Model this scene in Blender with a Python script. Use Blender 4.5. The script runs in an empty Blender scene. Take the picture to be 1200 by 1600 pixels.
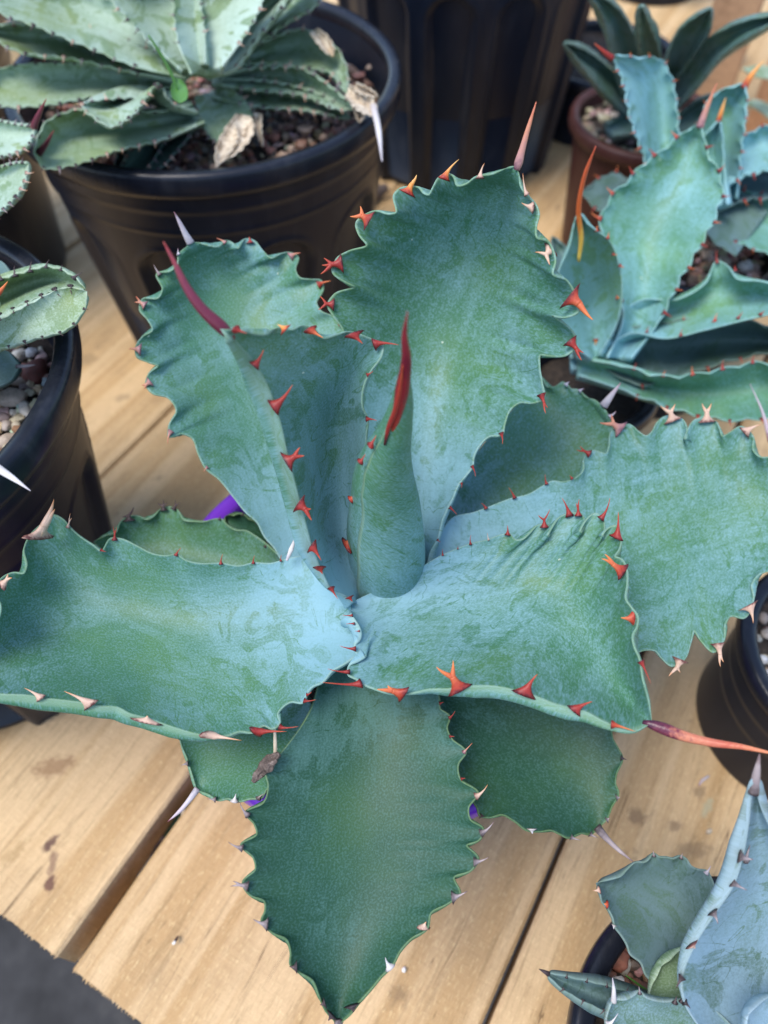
import bpy, bmesh, math, random
import numpy as np
from mathutils import Vector, Matrix, noise as mnoise
random.seed(4); RNG = np.random.default_rng(4)
sc = bpy.context.scene; COL = sc.collection; R = math.radians

# ------------------------------------------------------------------ camera, world, sun
CAM_H, F, PITCH = 0.45, 1202.0, R(54.25)          # metres above the bench, focal length for a 1200 x 1600 frame
cam = bpy.data.cameras.new('camera'); cam_o = bpy.data.objects.new('camera', cam); COL.objects.link(cam_o)
cam_o.location = (0, 0, CAM_H); cam_o.rotation_euler = (math.pi/2 - PITCH, 0, 0)
cam.sensor_fit = 'VERTICAL'; cam.sensor_height = 36; cam.lens = F/1600*36
cam.clip_start = 0.01; cam.clip_end = 60
cam.dof.use_dof = True; cam.dof.focus_distance = 0.285; cam.dof.aperture_fstop = 7.5
sc.camera = cam_o

SUN_EL, SUN_AZ = 67, 246                          # degrees; azimuth clockwise from +Y (246 = from the left)
W = bpy.data.worlds.new('World'); sc.world = W; W.use_nodes = True
sky = W.node_tree.nodes.new('ShaderNodeTexSky'); sky.sky_type = 'NISHITA'; sky.sun_disc = False
sky.sun_elevation = R(SUN_EL); sky.sun_rotation = R(SUN_AZ)
bg = W.node_tree.nodes['Background']; bg.inputs['Strength'].default_value = 0.15
W.node_tree.links.new(sky.outputs[0], bg.inputs[0])
sun = bpy.data.lights.new('sun', 'SUN'); sun.energy = 1.5; sun.angle = R(30); sun.color = (1, 0.95, 0.88)
sun_o = bpy.data.objects.new('sun', sun); COL.objects.link(sun_o)
_d = Vector((math.sin(R(SUN_AZ))*math.cos(R(SUN_EL)), math.cos(R(SUN_AZ))*math.cos(R(SUN_EL)), math.sin(R(SUN_EL))))
sun_o.rotation_euler = _d.to_track_quat('Z', 'Y').to_euler(); sun_o.location = _d*3
sc.view_settings.view_transform = 'Standard'; sc.view_settings.look = 'None'
sc.view_settings.exposure = 1.18; sc.view_settings.gamma = 1

# ------------------------------------------------------------------ helpers
cP, sP = math.cos(PITCH), math.sin(PITCH)
def at(x, y, z):
    """point of the photograph (1200 x 1600) seen at height z above the bench"""
    x, y, z = np.broadcast_arrays(np.asarray(x, float), np.asarray(y, float), np.asarray(z, float))
    v = y - 800; dy = F*cP - v*sP; dz = -F*sP - v*cP
    t = (CAM_H - z)/-dz
    return np.stack([(x-600)*t, dy*t, z], -1)
def pix(q):
    q = np.asarray(q, float) - (0, 0, CAM_H)
    D = q[..., 1]*cP - q[..., 2]*sP; V = -q[..., 1]*sP - q[..., 2]*cP
    return np.stack([600 + F*q[..., 0]/D, 800 + F*V/D], -1)
def rng_depth(q):
    q = np.asarray(q, float) - (0, 0, CAM_H); return q[..., 1]*cP - q[..., 2]*sP
def at_depth(x, y, D):
    k = D/F; v = y - 800
    return np.array([(x-600)*k, (F*cP - v*sP)*k, CAM_H + (-F*sP - v*cP)*k])
CAMV = np.array([0, 0, CAM_H])

def spline(pts, n):
    p = np.asarray(pts, float)
    d = np.maximum(np.linalg.norm(np.diff(p, axis=0), axis=1), 1e-9)
    u = np.r_[0, np.cumsum(d)]
    if len(p) == 2: m = np.repeat((p[1:]-p[:1])/d[0], 2, 0)
    else:
        g = np.diff(p, axis=0)/d[:, None]
        m = np.empty_like(p); m[0], m[-1] = g[0], g[-1]
        w0, w1 = d[1:, None], d[:-1, None]
        m[1:-1] = (g[:-1]*w0 + g[1:]*w1)/(w0+w1)
    uu = np.linspace(0, u[-1], n); i = np.clip(np.searchsorted(u, uu, 'right')-1, 0, len(p)-2)
    h = (u[i+1]-u[i])[:, None]; t = ((uu-u[i])[:, None])/h
    a, b = 2*t**3-3*t**2+1, t**3-2*t**2+t
    return a*p[i] + b*h*m[i] + (1-a)*p[i+1] + (t**3-t**2)*h*m[i+1]
def smooth(c, sig):
    n = len(c); s = np.linspace(0, 1, n)[:, None]
    lin = c[0]*(1-s) + c[-1]*s; r = c - lin
    ext = np.concatenate([-r[::-1][:-1], r, -r[::-1][1:]])
    k = int(sig*n*3); x = np.arange(-k, k+1); g = np.exp(-.5*(x/(sig*n))**2); g /= g.sum()
    out = np.stack([np.convolve(ext[:, j], g, 'same') for j in range(c.shape[1])], 1)
    return out[n-1:2*n-1] + lin
def zfun(v, n):
    v = np.atleast_1d(np.asarray(v, float))
    if len(v) == 1: return np.full(n, v[0])
    return smooth(np.interp(np.linspace(0, 1, n), np.linspace(0, 1, len(v)), v)[:, None], .07)[:, 0]

def mesh_obj(name, V, Fc, mat, parent=None, attrs=None, smooth_=True):
    me = bpy.data.meshes.new(name); me.from_pydata(np.asarray(V).tolist(), [], [list(map(int, f)) for f in Fc]); me.update()
    if smooth_: me.polygons.foreach_set('use_smooth', [True]*len(me.polygons))
    for k, a in (attrs or {}).items():
        a = np.asarray(a, float)
        if a.ndim == 1:
            at_ = me.attributes.new(k, 'FLOAT', 'POINT'); at_.data.foreach_set('value', a)
        else:
            at_ = me.attributes.new(k, 'FLOAT_VECTOR', 'POINT'); at_.data.foreach_set('vector', a.ravel())
    if mat: me.materials.append(mat)
    o = bpy.data.objects.new(name, me); COL.objects.link(o)
    if parent is not None: o.parent = parent; o.matrix_parent_inverse = Matrix.Translation(parent.location).inverted()
    return o
def thing(name, label, cat, loc=(0, 0, 0), group=None):
    o = bpy.data.objects.new(name, None); COL.objects.link(o); o.location = loc
    o.empty_display_size = .02; o['label'] = label; o['category'] = cat
    if group: o['group'] = group
    return o
def tag(o, label, cat, group=None, kind=None):
    if label: o['label'] = label
    if cat: o['category'] = cat
    if group: o['group'] = group
    if kind: o['kind'] = kind
    return o

def tube(path, rad, seg=10, flat=None, up=None, cap=True):
    """swept tube: path (n,3), rad (n,) major radius, flat (n,) minor/major ratio, up = direction of the minor axis"""
    p = np.asarray(path, float); n = len(p); rad = np.asarray(rad, float)
    fl = np.ones(n) if flat is None else np.broadcast_to(flat, n)
    T = np.gradient(p, axis=0); T /= np.linalg.norm(T, axis=1)[:, None] + 1e-12
    upv = np.array([0, 0, 1.]) if up is None else np.asarray(up, float)
    A = np.cross(T, upv); A /= np.linalg.norm(A, axis=1)[:, None] + 1e-9
    B = np.cross(A, T)
    th = np.linspace(0, 2*np.pi, seg, endpoint=False)
    V = (p[:, None] + rad[:, None, None]*(np.cos(th)[None, :, None]*A[:, None] + (fl[:, None]*np.sin(th)[None])[..., None]*B[:, None])).reshape(-1, 3)
    Fc = [[i*seg+j, i*seg+(j+1) % seg, (i+1)*seg+(j+1) % seg, (i+1)*seg+j] for i in range(n-1) for j in range(seg)]
    if cap: Fc += [list(range(seg))[::-1], [(n-1)*seg+j for j in range(seg)]]
    u = np.repeat(np.linspace(0, 1, n), seg)
    return V, Fc, u
def join(parts):
    V, Fc, U, o = [], [], [], 0
    for v, f, u in parts:
        V.append(v); U.append(u); Fc += [[i+o for i in q] for q in f]; o += len(v)
    return np.concatenate(V), Fc, np.concatenate(U)

# ------------------------------------------------------------------ node helpers and materials
class NT:
    def __init__(s, name):
        s.m = bpy.data.materials.new(name); s.m.use_nodes = True; s.t = s.m.node_tree
        s.b = s.t.nodes['Principled BSDF']
    def n(s, typ, **kw):
        nd = s.t.nodes.new(typ)
        for k, v in kw.items():
            if k.startswith('i_'): nd.inputs[int(k[2:]) if k[2:].isdigit() else k[2:].replace('_', ' ')].default_value = v
            else: setattr(nd, k, v)
        return nd
    def l(s, a, b): s.t.links.new(a, b)
    def math(s, op, a, b=None, c=None, clamp=False):
        nd = s.n('ShaderNodeMath', operation=op, use_clamp=clamp)
        for i, x in enumerate((a, b, c)):
            if x is None: continue
            if isinstance(x, (int, float)): nd.inputs[i].default_value = x
            else: s.l(x, nd.inputs[i])
        return nd.outputs[0]
    def vmul(s, v, k):
        nd = s.n('ShaderNodeVectorMath', operation='MULTIPLY'); s.l(v, nd.inputs[0]); nd.inputs[1].default_value = k; return nd.outputs[0]
    def noise(s, v, scale=1., detail=3., rough=.55, dist=0.):
        nd = s.n('ShaderNodeTexNoise'); nd.inputs['Scale'].default_value = scale; nd.inputs['Detail'].default_value = detail
        nd.inputs['Roughness'].default_value = rough; nd.inputs['Distortion'].default_value = dist; s.l(v, nd.inputs['Vector']); return nd.outputs['Fac']
    def step(s, x, lo, hi, a=0., b=1.):
        nd = s.n('ShaderNodeMapRange', interpolation_type='SMOOTHSTEP'); s.l(x, nd.inputs[0])
        for i, q in enumerate((lo, hi, a, b)): nd.inputs[i+1].default_value = q
        return nd.outputs[0]
    def mix(s, f, a, b):
        nd = s.n('ShaderNodeMix', data_type='RGBA')
        for inp, x in ((nd.inputs[0], f), (nd.inputs[6], a), (nd.inputs[7], b)):
            if isinstance(x, (int, float)): inp.default_value = x
            elif isinstance(x, tuple): inp.default_value = (*x, 1)
            else: s.l(x, inp)
        return nd.outputs[2]
    def ramp(s, x, stops):
        nd = s.n('ShaderNodeValToRGB'); e = nd.color_ramp.elements
        while len(e) < len(stops): e.new(.5)
        for q, (p, c) in zip(e, stops): q.position = p; q.color = (*c, 1)
        s.l(x, nd.inputs[0]); return nd.outputs[0]
    def attr(s, name): return s.n('ShaderNodeAttribute', attribute_name=name)
    def sep(s, v):
        nd = s.n('ShaderNodeSeparateXYZ'); s.l(v, nd.inputs[0]); return nd.outputs
    def set(s, k, x):
        i = s.b.inputs[k]
        if isinstance(x, (int, float)): i.default_value = x
        elif isinstance(x, tuple): i.default_value = (*x, 1)
        else: s.l(x, i)
    def bump(s, h, strength, dist):
        nd = s.n('ShaderNodeBump'); nd.inputs['Strength'].default_value = strength; nd.inputs['Distance'].default_value = dist
        s.l(h, nd.inputs['Height']); s.l(nd.outputs[0], s.b.inputs['Normal'])
def srgb(r, g, b): return tuple(((c/255+.055)/1.055)**2.4 if c > 10 else c/255/12.92 for c in (r, g, b))

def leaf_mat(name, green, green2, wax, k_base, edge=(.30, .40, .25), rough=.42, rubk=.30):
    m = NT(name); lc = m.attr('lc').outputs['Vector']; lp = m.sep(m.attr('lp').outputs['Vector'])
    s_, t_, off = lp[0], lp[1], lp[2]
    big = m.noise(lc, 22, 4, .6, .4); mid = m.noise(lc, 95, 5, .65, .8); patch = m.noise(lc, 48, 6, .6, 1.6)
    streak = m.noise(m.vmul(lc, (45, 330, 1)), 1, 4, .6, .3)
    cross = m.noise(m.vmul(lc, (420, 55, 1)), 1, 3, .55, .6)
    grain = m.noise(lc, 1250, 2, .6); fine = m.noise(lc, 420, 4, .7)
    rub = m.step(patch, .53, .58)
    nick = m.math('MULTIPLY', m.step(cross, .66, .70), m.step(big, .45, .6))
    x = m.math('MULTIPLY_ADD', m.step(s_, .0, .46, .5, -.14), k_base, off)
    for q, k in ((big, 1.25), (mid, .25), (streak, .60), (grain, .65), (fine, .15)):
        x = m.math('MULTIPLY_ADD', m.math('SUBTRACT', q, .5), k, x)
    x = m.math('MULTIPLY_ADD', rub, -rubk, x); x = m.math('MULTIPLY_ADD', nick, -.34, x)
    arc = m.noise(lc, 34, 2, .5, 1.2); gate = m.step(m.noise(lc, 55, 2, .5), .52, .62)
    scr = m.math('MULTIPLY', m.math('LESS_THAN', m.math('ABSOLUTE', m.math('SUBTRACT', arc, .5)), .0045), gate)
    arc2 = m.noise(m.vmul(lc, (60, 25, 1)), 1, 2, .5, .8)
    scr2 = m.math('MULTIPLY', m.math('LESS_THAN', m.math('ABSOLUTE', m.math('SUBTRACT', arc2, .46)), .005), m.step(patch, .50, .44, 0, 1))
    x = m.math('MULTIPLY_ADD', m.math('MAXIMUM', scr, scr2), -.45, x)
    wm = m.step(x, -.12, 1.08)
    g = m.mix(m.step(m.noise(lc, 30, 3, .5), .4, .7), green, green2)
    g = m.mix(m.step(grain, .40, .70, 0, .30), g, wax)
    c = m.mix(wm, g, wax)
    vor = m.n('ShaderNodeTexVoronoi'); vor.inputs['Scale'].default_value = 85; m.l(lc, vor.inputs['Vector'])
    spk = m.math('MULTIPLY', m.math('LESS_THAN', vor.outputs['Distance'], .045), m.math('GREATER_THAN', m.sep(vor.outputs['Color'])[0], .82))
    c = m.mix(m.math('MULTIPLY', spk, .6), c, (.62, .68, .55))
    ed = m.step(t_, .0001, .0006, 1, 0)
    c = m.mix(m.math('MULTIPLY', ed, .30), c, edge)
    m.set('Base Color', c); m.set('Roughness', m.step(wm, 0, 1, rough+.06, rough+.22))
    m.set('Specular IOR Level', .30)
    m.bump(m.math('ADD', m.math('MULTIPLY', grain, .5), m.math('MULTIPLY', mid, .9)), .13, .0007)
    return m.m
G1, G2_ = (.052, .158, .082), (.072, .182, .072)
WAX = (.205, .372, .425)
M_main = leaf_mat('agave_leaf', G1, G2_, WAX, 1.15)
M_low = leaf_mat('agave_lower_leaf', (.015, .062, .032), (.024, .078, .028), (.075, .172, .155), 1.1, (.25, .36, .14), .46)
M_pale = leaf_mat('pale_agave_leaf', (.15, .235, .12), (.20, .27, .10), (.40, .51, .43), .5, (.42, .50, .38), .5, .75)
M_blue = leaf_mat('blue_agave_leaf', (.085, .150, .115), (.10, .18, .10), (.25, .37, .44), .4, (.36, .42, .40), .5, .4)
M_bluedark = leaf_mat('blue_grey_agave_leaf', (.055, .105, .085), (.075, .14, .08), (.125, .20, .215), .3, (.25, .33, .26), .45)
M_teal = leaf_mat('teal_agave_leaf', (.085, .220, .125), (.13, .28, .11), (.24, .46, .52), .8, (.36, .55, .55), .45)
M_dark = leaf_mat('dark_agave_leaf', (.050, .110, .080), (.07, .14, .07), (.16, .25, .28), .3, (.2, .28, .22), .4)

def horn_mat(name, stops, rough=.46):
    m = NT(name); u = m.attr('u').outputs['Fac']; geo = m.n('ShaderNodeNewGeometry').outputs['Position']
    n = m.noise(m.vmul(geo, (1, 1, .35)), 700, 3, .6)
    x = m.math('MULTIPLY_ADD', m.math('SUBTRACT', n, .5), .45, u)
    m.set('Base Color', m.ramp(x, stops)); m.set('Roughness', rough); m.set('Specular IOR Level', .35); m.bump(n, .35, .0005); return m.m
DRK, RED, ORG, TAN = (.055, .008, .012), (.25, .022, .018), (.52, .12, .045), (.60, .38, .24)
HM = dict(
 red=horn_mat('red_tooth', [(0, DRK), (.16, RED), (.7, (.33, .035, .02)), (1, (.5, .09, .03))]),
 orange=horn_mat('orange_tooth', [(0, (.09, .012, .016)), (.2, (.36, .04, .02)), (.5, ORG), (1, (.72, .22, .06))]),
 amber=horn_mat('amber_tooth', [(0, (.18, .012, .012)), (.14, (.38, .05, .02)), (.38, (.68, .24, .05)), (1, (.75, .42, .14))]),
 tan=horn_mat('tan_tooth', [(0, (.12, .04, .035)), (.16, (.50, .32, .24)), (.6, (.62, .42, .30)), (1, (.55, .22, .08))]),
 grey=horn_mat('grey_tooth', [(0, (.05, .035, .035)), (.3, (.24, .19, .19)), (.7, (.36, .29, .28)), (1, (.12, .06, .06))], .5),
 dark=horn_mat('dark_tooth', [(0, (.03, .02, .022)), (.5, (.09, .06, .06)), (1, (.06, .03, .03))], .5),
 maroon=horn_mat('maroon_spine', [(0, (.16, .06, .05)), (.08, (.12, .018, .035)), (.55, (.17, .03, .055)), (.85, (.24, .045, .06)), (1, (.35, .05, .05))], .3),
 crimson=horn_mat('crimson_spine', [(0, (.42, .06, .03)), (.2, (.30, .022, .018)), (.6, (.14, .012, .025)), (1, (.33, .03, .04))], .25),
 flame=horn_mat('flame_spine', [(0, (.05, .012, .03)), (.2, (.14, .025, .045)), (.36, (.50, .18, .10)), (.6, (.45, .10, .06)), (1, (.62, .24, .11))], .3),
 rose=horn_mat('rose_spine', [(0, (.16, .07, .09)), (.2, (.40, .20, .18)), (.6, (.52, .22, .13)), (1, (.55, .14, .07))], .3),
 pale=horn_mat('pale_spine', [(0, (.30, .27, .30)), (.3, (.50, .45, .48)), (.8, (.48, .38, .42)), (1, (.20, .06, .08))], .35),
 bone=horn_mat('bone_spine', [(0, (.45, .40, .38)), (.5, (.62, .58, .56)), (1, (.45, .40, .42))], .5),
 yellow=horn_mat('yellow_spine', [(0, (.70, .50, .10)), (.22, (.62, .36, .06)), (.4, (.55, .12, .03)), (1, (.55, .10, .05))], .35),
 twig=horn_mat('dry_stem', [(0, (.55, .46, .34)), (1, (.48, .38, .27))], .8),
)

def plastic(name, base, rough=.36, scuff=.25):
    m = NT(name); tc = m.n('ShaderNodeTexCoord').outputs['Object']
    n1 = m.noise(m.vmul(tc, (60, 60, 16)), 1, 5, .7); n2 = m.noise(tc, 260, 4, .65); n3 = m.noise(m.vmul(tc, (9, 9, 4)), 1, 3, .6)
    dust = m.math('MULTIPLY', m.step(n1, .45, .8), scuff)
    m.set('Base Color', m.mix(dust, base, tuple(min(1, c*1.0+.06) for c in base)))
    m.set('Roughness', m.math('MULTIPLY_ADD', m.math('SUBTRACT', n3, .5), .25, rough)); m.set('Specular IOR Level', .29)
    m.bump(m.math('ADD', n2, m.math('MULTIPLY', n1, .8)), .10, .0008); return m.m
M_black = plastic('black_plastic', (.006, .010, .020))
M_rim = plastic('black_rim_plastic', (.010, .012, .019), .28, .35)
M_purple = plastic('purple_plastic', (.17, .035, .50), .3, .1)
M_terra = plastic('terracotta_plastic', (.055, .018, .015), .5, .3)
M_red = plastic('red_plastic', (.42, .06, .035), .4, .2)

def wood(name, c1, c2, c3, k=1., stains=()):
    m = NT(name); tc = m.n('ShaderNodeTexCoord').outputs['Object']
    oi = m.n('ShaderNodeObjectInfo').outputs['Random']
    mp = m.n('ShaderNodeVectorMath', operation='ADD'); m.l(tc, mp.inputs[0])
    cmb = m.n('ShaderNodeCombineXYZ'); m.l(m.math('MULTIPLY', oi, 17.), cmb.inputs[0]); m.l(m.math('MULTIPLY', oi, 5.), cmb.inputs[1]); m.l(cmb.outputs[0], mp.inputs[1])
    v = mp.outputs[0]
    band = m.noise(m.vmul(v, (1.3, 48, 1)), 1, 3, .55, .5)
    grain = m.noise(m.vmul(v, (18, 260, 20)), 1, 4, .65, .2)
    fine = m.noise(m.vmul(v, (90, 1100, 90)), 1, 3, .6)
    saw = m.noise(m.vmul(v, (420, 60, 1)), 1, 3, .6, .4)
    blot = m.noise(v, 17, 4, .6)
    fuzz = m.noise(m.vmul(v, (260, 800, 200)), 1, 5, .7)
    c = m.mix(m.step(band, .40, .60), c1, c2)
    c = m.mix(m.step(blot, .45, .75, 0, .55), c, c3)
    c = m.mix(m.step(grain, .50, .72, 0, .50), c, tuple(q*.56 for q in c2))
    c = m.mix(m.step(fine, .5, .75, 0, .45), c, tuple(q*.58 for q in c2))
    c = m.mix(m.step(fuzz, .52, .72, 0, .55), c, tuple(min(.85, q*1.5) for q in c1))
    crack = m.noise(m.vmul(v, (5, 95, 5)), 1, 2, .5, .15)
    ck = m.math('MULTIPLY', m.math('LESS_THAN', m.math('ABSOLUTE', m.math('SUBTRACT', crack, .5)), .0035), m.step(blot, .48, .6))
    c = m.mix(m.math('MULTIPLY', ck, .7), c, (.12, .07, .035))
    vor = m.n('ShaderNodeTexVoronoi'); vor.inputs['Scale'].default_value = 21; m.l(v, vor.inputs['Vector'])
    dirt = m.math('MULTIPLY', m.step(m.math('ADD', vor.outputs['Distance'], m.math('MULTIPLY', m.noise(v, 190, 3), .35)), .20, .34, 1, 0), m.math('GREATER_THAN', m.sep(vor.outputs['Color'])[1], .66))
    c = m.mix(m.math('MULTIPLY', dirt, .5), c, (.13, .085, .05))
    geo = m.n('ShaderNodeNewGeometry').outputs['Position']
    for (p, sx, sy, ang, col, amt) in stains:
        mpp = m.n('ShaderNodeMapping', vector_type='TEXTURE'); m.l(geo, mpp.inputs[0])
        mpp.inputs['Location'].default_value = tuple(p); mpp.inputs['Rotation'].default_value = (0, 0, ang); mpp.inputs['Scale'].default_value = (sx, sy, 1)
        ln = m.n('ShaderNodeVectorMath', operation='LENGTH'); m.l(mpp.outputs[0], ln.inputs[0])
        dd = m.math('MULTIPLY_ADD', m.math('SUBTRACT', m.noise(geo, 210, 4, .7), .5), 1.9, ln.outputs['Value'])
        c = m.mix(m.step(dd, .35, 1., amt, 0.), c, col)
    m.set('Base Color', c); m.set('Roughness', .72); m.set('Specular IOR Level', .25)
    h = m.math('ADD', m.math('MULTIPLY', grain, .7), m.math('ADD', m.math('MULTIPLY', saw, .6), fuzz))
    m.bump(h, .55*k, .0012); return m.m
ST = [(at(78, 1318, 0), .007, .0035, 1.0, (.07, .025, .03), .85), (at(82, 1350, 0), .010, .0028, 1.62, (.12, .05, .045), .6), (at(78, 1382, 0), .004, .005, 0, (.10, .035, .035), .8),
      (at(85, 1198, 0), .016, .008, .3, (.20, .085, .035), .55), (at(25, 1330, 0), .012, .005, .9, (.30, .18, .06), .4), (at(995, 1275, 0), .007, .006, 0, (.16, .10, .06), .6),
      (at(1055, 1290, 0), .006, .004, .4, (.16, .10, .06), .55), (at(1080, 1330, 0), .014, .006, .2, (.18, .12, .07), .5), (at(1093, 1237, 0), .005, .004, .2, (.15, .10, .06), .5), (at(1105, 1262, 0), .010, .003, .9, (.36, .42, .30), .45),
      (at(135, 560, 0), .012, .010, .3, (.22, .15, .08), .45), (at(190, 620, 0), .009, .006, .3, (.20, .14, .08), .45)]
M_wood = wood('rough_pine', (.63, .44, .240), (.49, .312, .145), (.42, .28, .145), 1., ST)
M_post = wood('post_wood', (.50, .30, .17), (.40, .21, .11), (.45, .27, .16), .6)
m = NT('concrete'); tc = m.n('ShaderNodeTexCoord').outputs['Object']
m.set('Base Color', m.ramp(m.noise(tc, 9, 6, .65), [(.34, (.008, .008, .009)), (.5, (.026, .026, .028)), (.64, (.060, .057, .054))])); m.set('Roughness', .8); M_ground = m.m
m = NT('pebble_stone'); a = m.attr('col').outputs['Vector']; geo = m.n('ShaderNodeNewGeometry').outputs['Position']
n = m.noise(geo, 420, 4, .65); m.set('Base Color', m.mix(m.step(n, .45, .75, 0, .5), a, (.10, .08, .065))); m.set('Roughness', .6); m.bump(n, .35, .0008); M_peb = m.m
m = NT('dark_soil'); geo = m.n('ShaderNodeNewGeometry').outputs['Position']
n = m.noise(geo, 260, 5, .7); m.set('Base Color', m.ramp(n, [(.3, (.012, .009, .007)), (.6, (.05, .035, .025)), (.8, (.13, .10, .075))])); m.set('Roughness', .9); m.bump(n, .9, .003); M_soil = m.m
m = NT('dry_leaf'); geo = m.n('ShaderNodeNewGeometry').outputs['Position']
n = m.noise(m.vmul(geo, (1, 1, .4)), 330, 4, .65); m.set('Base Color', m.ramp(n, [(.3, (.25, .17, .10)), (.5, (.60, .50, .37)), (.75, (.74, .67, .54))])); m.set('Roughness', .8); m.bump(n, .6, .0015); M_dry = m.m
m = NT('withered_flower'); geo = m.n('ShaderNodeNewGeometry').outputs['Position']
n = m.noise(geo, 500, 4, .65); m.set('Base Color', m.ramp(n, [(.3, (.035, .022, .018)), (.55, (.12, .085, .07)), (.8, (.35, .28, .24))])); m.set('Roughness', .65); m.bump(n, .5, .0008); M_wither = m.m
m = NT('fresh_green'); m.set('Base Color', (.075, .20, .035)); m.set('Roughness', .45); M_fresh = m.m
m = NT('white_grain'); m.set('Base Color', (.8, .78, .72)); m.set('Roughness', .5); M_white = m.m

# ------------------------------------------------------------------ ground and bench
V = [(-9, -9, -.75), (9, -9, -.75), (9, 9, -.75), (-9, 9, -.75)]
tag(mesh_obj('ground', V, [[0, 1, 2, 3]], M_ground, None, None, False), 'dark grey concrete ground below the wooden bench', None, kind='structure')
BA = R(30.25)                                     # the boards run this far to the right of the view
BD, BN = np.array([math.sin(BA), math.cos(BA)]), np.array([math.cos(BA), -math.sin(BA)])
bench = thing('wooden_bench', 'rough sawn wooden bench of wide gapped boards carrying all the potted plants', 'bench')
def plank_mesh(w, length, th, seed, fray=True):
    bm = bmesh.new(); rs = random.Random(seed); nx = 90
    xs = [-.045 + length*(i/nx)**1.6 for i in range(nx+1)]
    prof = [(-w/2, -th), (-w/2, -.0016), (-w/2+.0016, 0), (-w*.25, 0), (0, 0), (w*.25, 0), (w/2-.0016, 0), (w/2, -.0016), (w/2, -th)]
    rings = []
    for i, x in enumerate(xs):
        ring = []
        for j, (y, z) in enumerate(prof):
            n = mnoise.noise(Vector((x*14, seed*3.1, y*3)))
            yy = y + (.0008*n if abs(y) > w*.4 else 0); zz = z + .0006*mnoise.noise(Vector((x*7, y*22, seed)))*(1 if z > -.01 else 0)
            ring.append(bm.verts.new((x, yy, zz)))
        rings.append(ring)
    for a, b in zip(rings, rings[1:]):
        for j in range(len(prof)): k = (j+1) % len(prof); bm.faces.new((a[j], a[k], b[k], b[j]))
    bm.faces.new(rings[0]); bm.faces.new(rings[-1][::-1])
    bmesh.ops.recalc_face_normals(bm, faces=bm.faces)
    me = bpy.data.meshes.new('plank'); bm.to_mesh(me); bm.free(); me.materials.append(M_wood); return me
BOARDS = [(-.800, -.5835), (-.5800, -.3640), (-.3613, -.1668), (-.1566, .0333), (.0363, .2350), (.2380, .4370), (.4400, .6400), (.6430, .8430)]
for i, (a, b) in enumerate(BOARDS):
    c = (a+b)/2; me = plank_mesh(b-a, 2.1, .030, i+1)
    o = bpy.data.objects.new('plank', me); COL.objects.link(o); o.parent = bench
    o.location = (BN[0]*c, BN[1]*c, -.0012*(i % 2)); o.rotation_euler = (0, 0, math.pi/2 - BA)
    if 1 < i < 5:                                 # frayed saw fibres along the cut end
        rs = random.Random(i); V, Fc = [], []
        for k in range(700):
            y = rs.uniform(-(b-a)/2, (b-a)/2); dens = mnoise.noise(Vector((y*55, i, 0)))
            ln = max(.0005, .0019*rs.random()**2 + .0062*max(0, dens-.15)*rs.random()); z = -.001 - .004*rs.random()
            wv = .0002 + .00045*rs.random(); dx, dy = -ln, rs.uniform(-.6, .6)*ln
            o0 = len(V); V += [(-.0440, y-wv, z), (-.0440, y+wv, z+.0002), (-.0440, y, z-.0006), (-.045+dx, y+dy, z-ln*.35*rs.random())]
            Fc += [[o0, o0+1, o0+3], [o0+1, o0+2, o0+3], [o0+2, o0, o0+3]]
        s = mesh_obj('splinters', V, Fc, M_wood, None, None, False); s.parent = o; s['kind'] = 'stuff'
def box(name, cx, cy, cz, sx, sy, sz, mat, parent=None, rot=0, bev=.001):
    bm = bmesh.new(); bmesh.ops.create_cube(bm, size=1); bmesh.ops.scale(bm, vec=(sx, sy, sz), verts=bm.verts)
    bmesh.ops.bevel(bm, geom=bm.edges[:], offset=bev, segments=2, affect='EDGES')
    me = bpy.data.meshes.new(name); bm.to_mesh(me); bm.free(); me.materials.append(mat)
    o = bpy.data.objects.new(name, me); COL.objects.link(o); o.location = (cx, cy, cz); o.rotation_euler = (0, 0, rot)
    if parent: o.parent = parent
    return o
for d in (-.0195, .75, 1.55):
    q = BD*d; box('cross_beam', q[0], q[1], -.053, 2.2, .048, .040, M_wood, bench, -BA)
for d in (.0, 1.5):
    for n_ in (-.55, .55):
        q = BD*d + BN*n_; box('leg', q[0], q[1], -.4125, .07, .07, .675, M_wood, bench, -BA)

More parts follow.
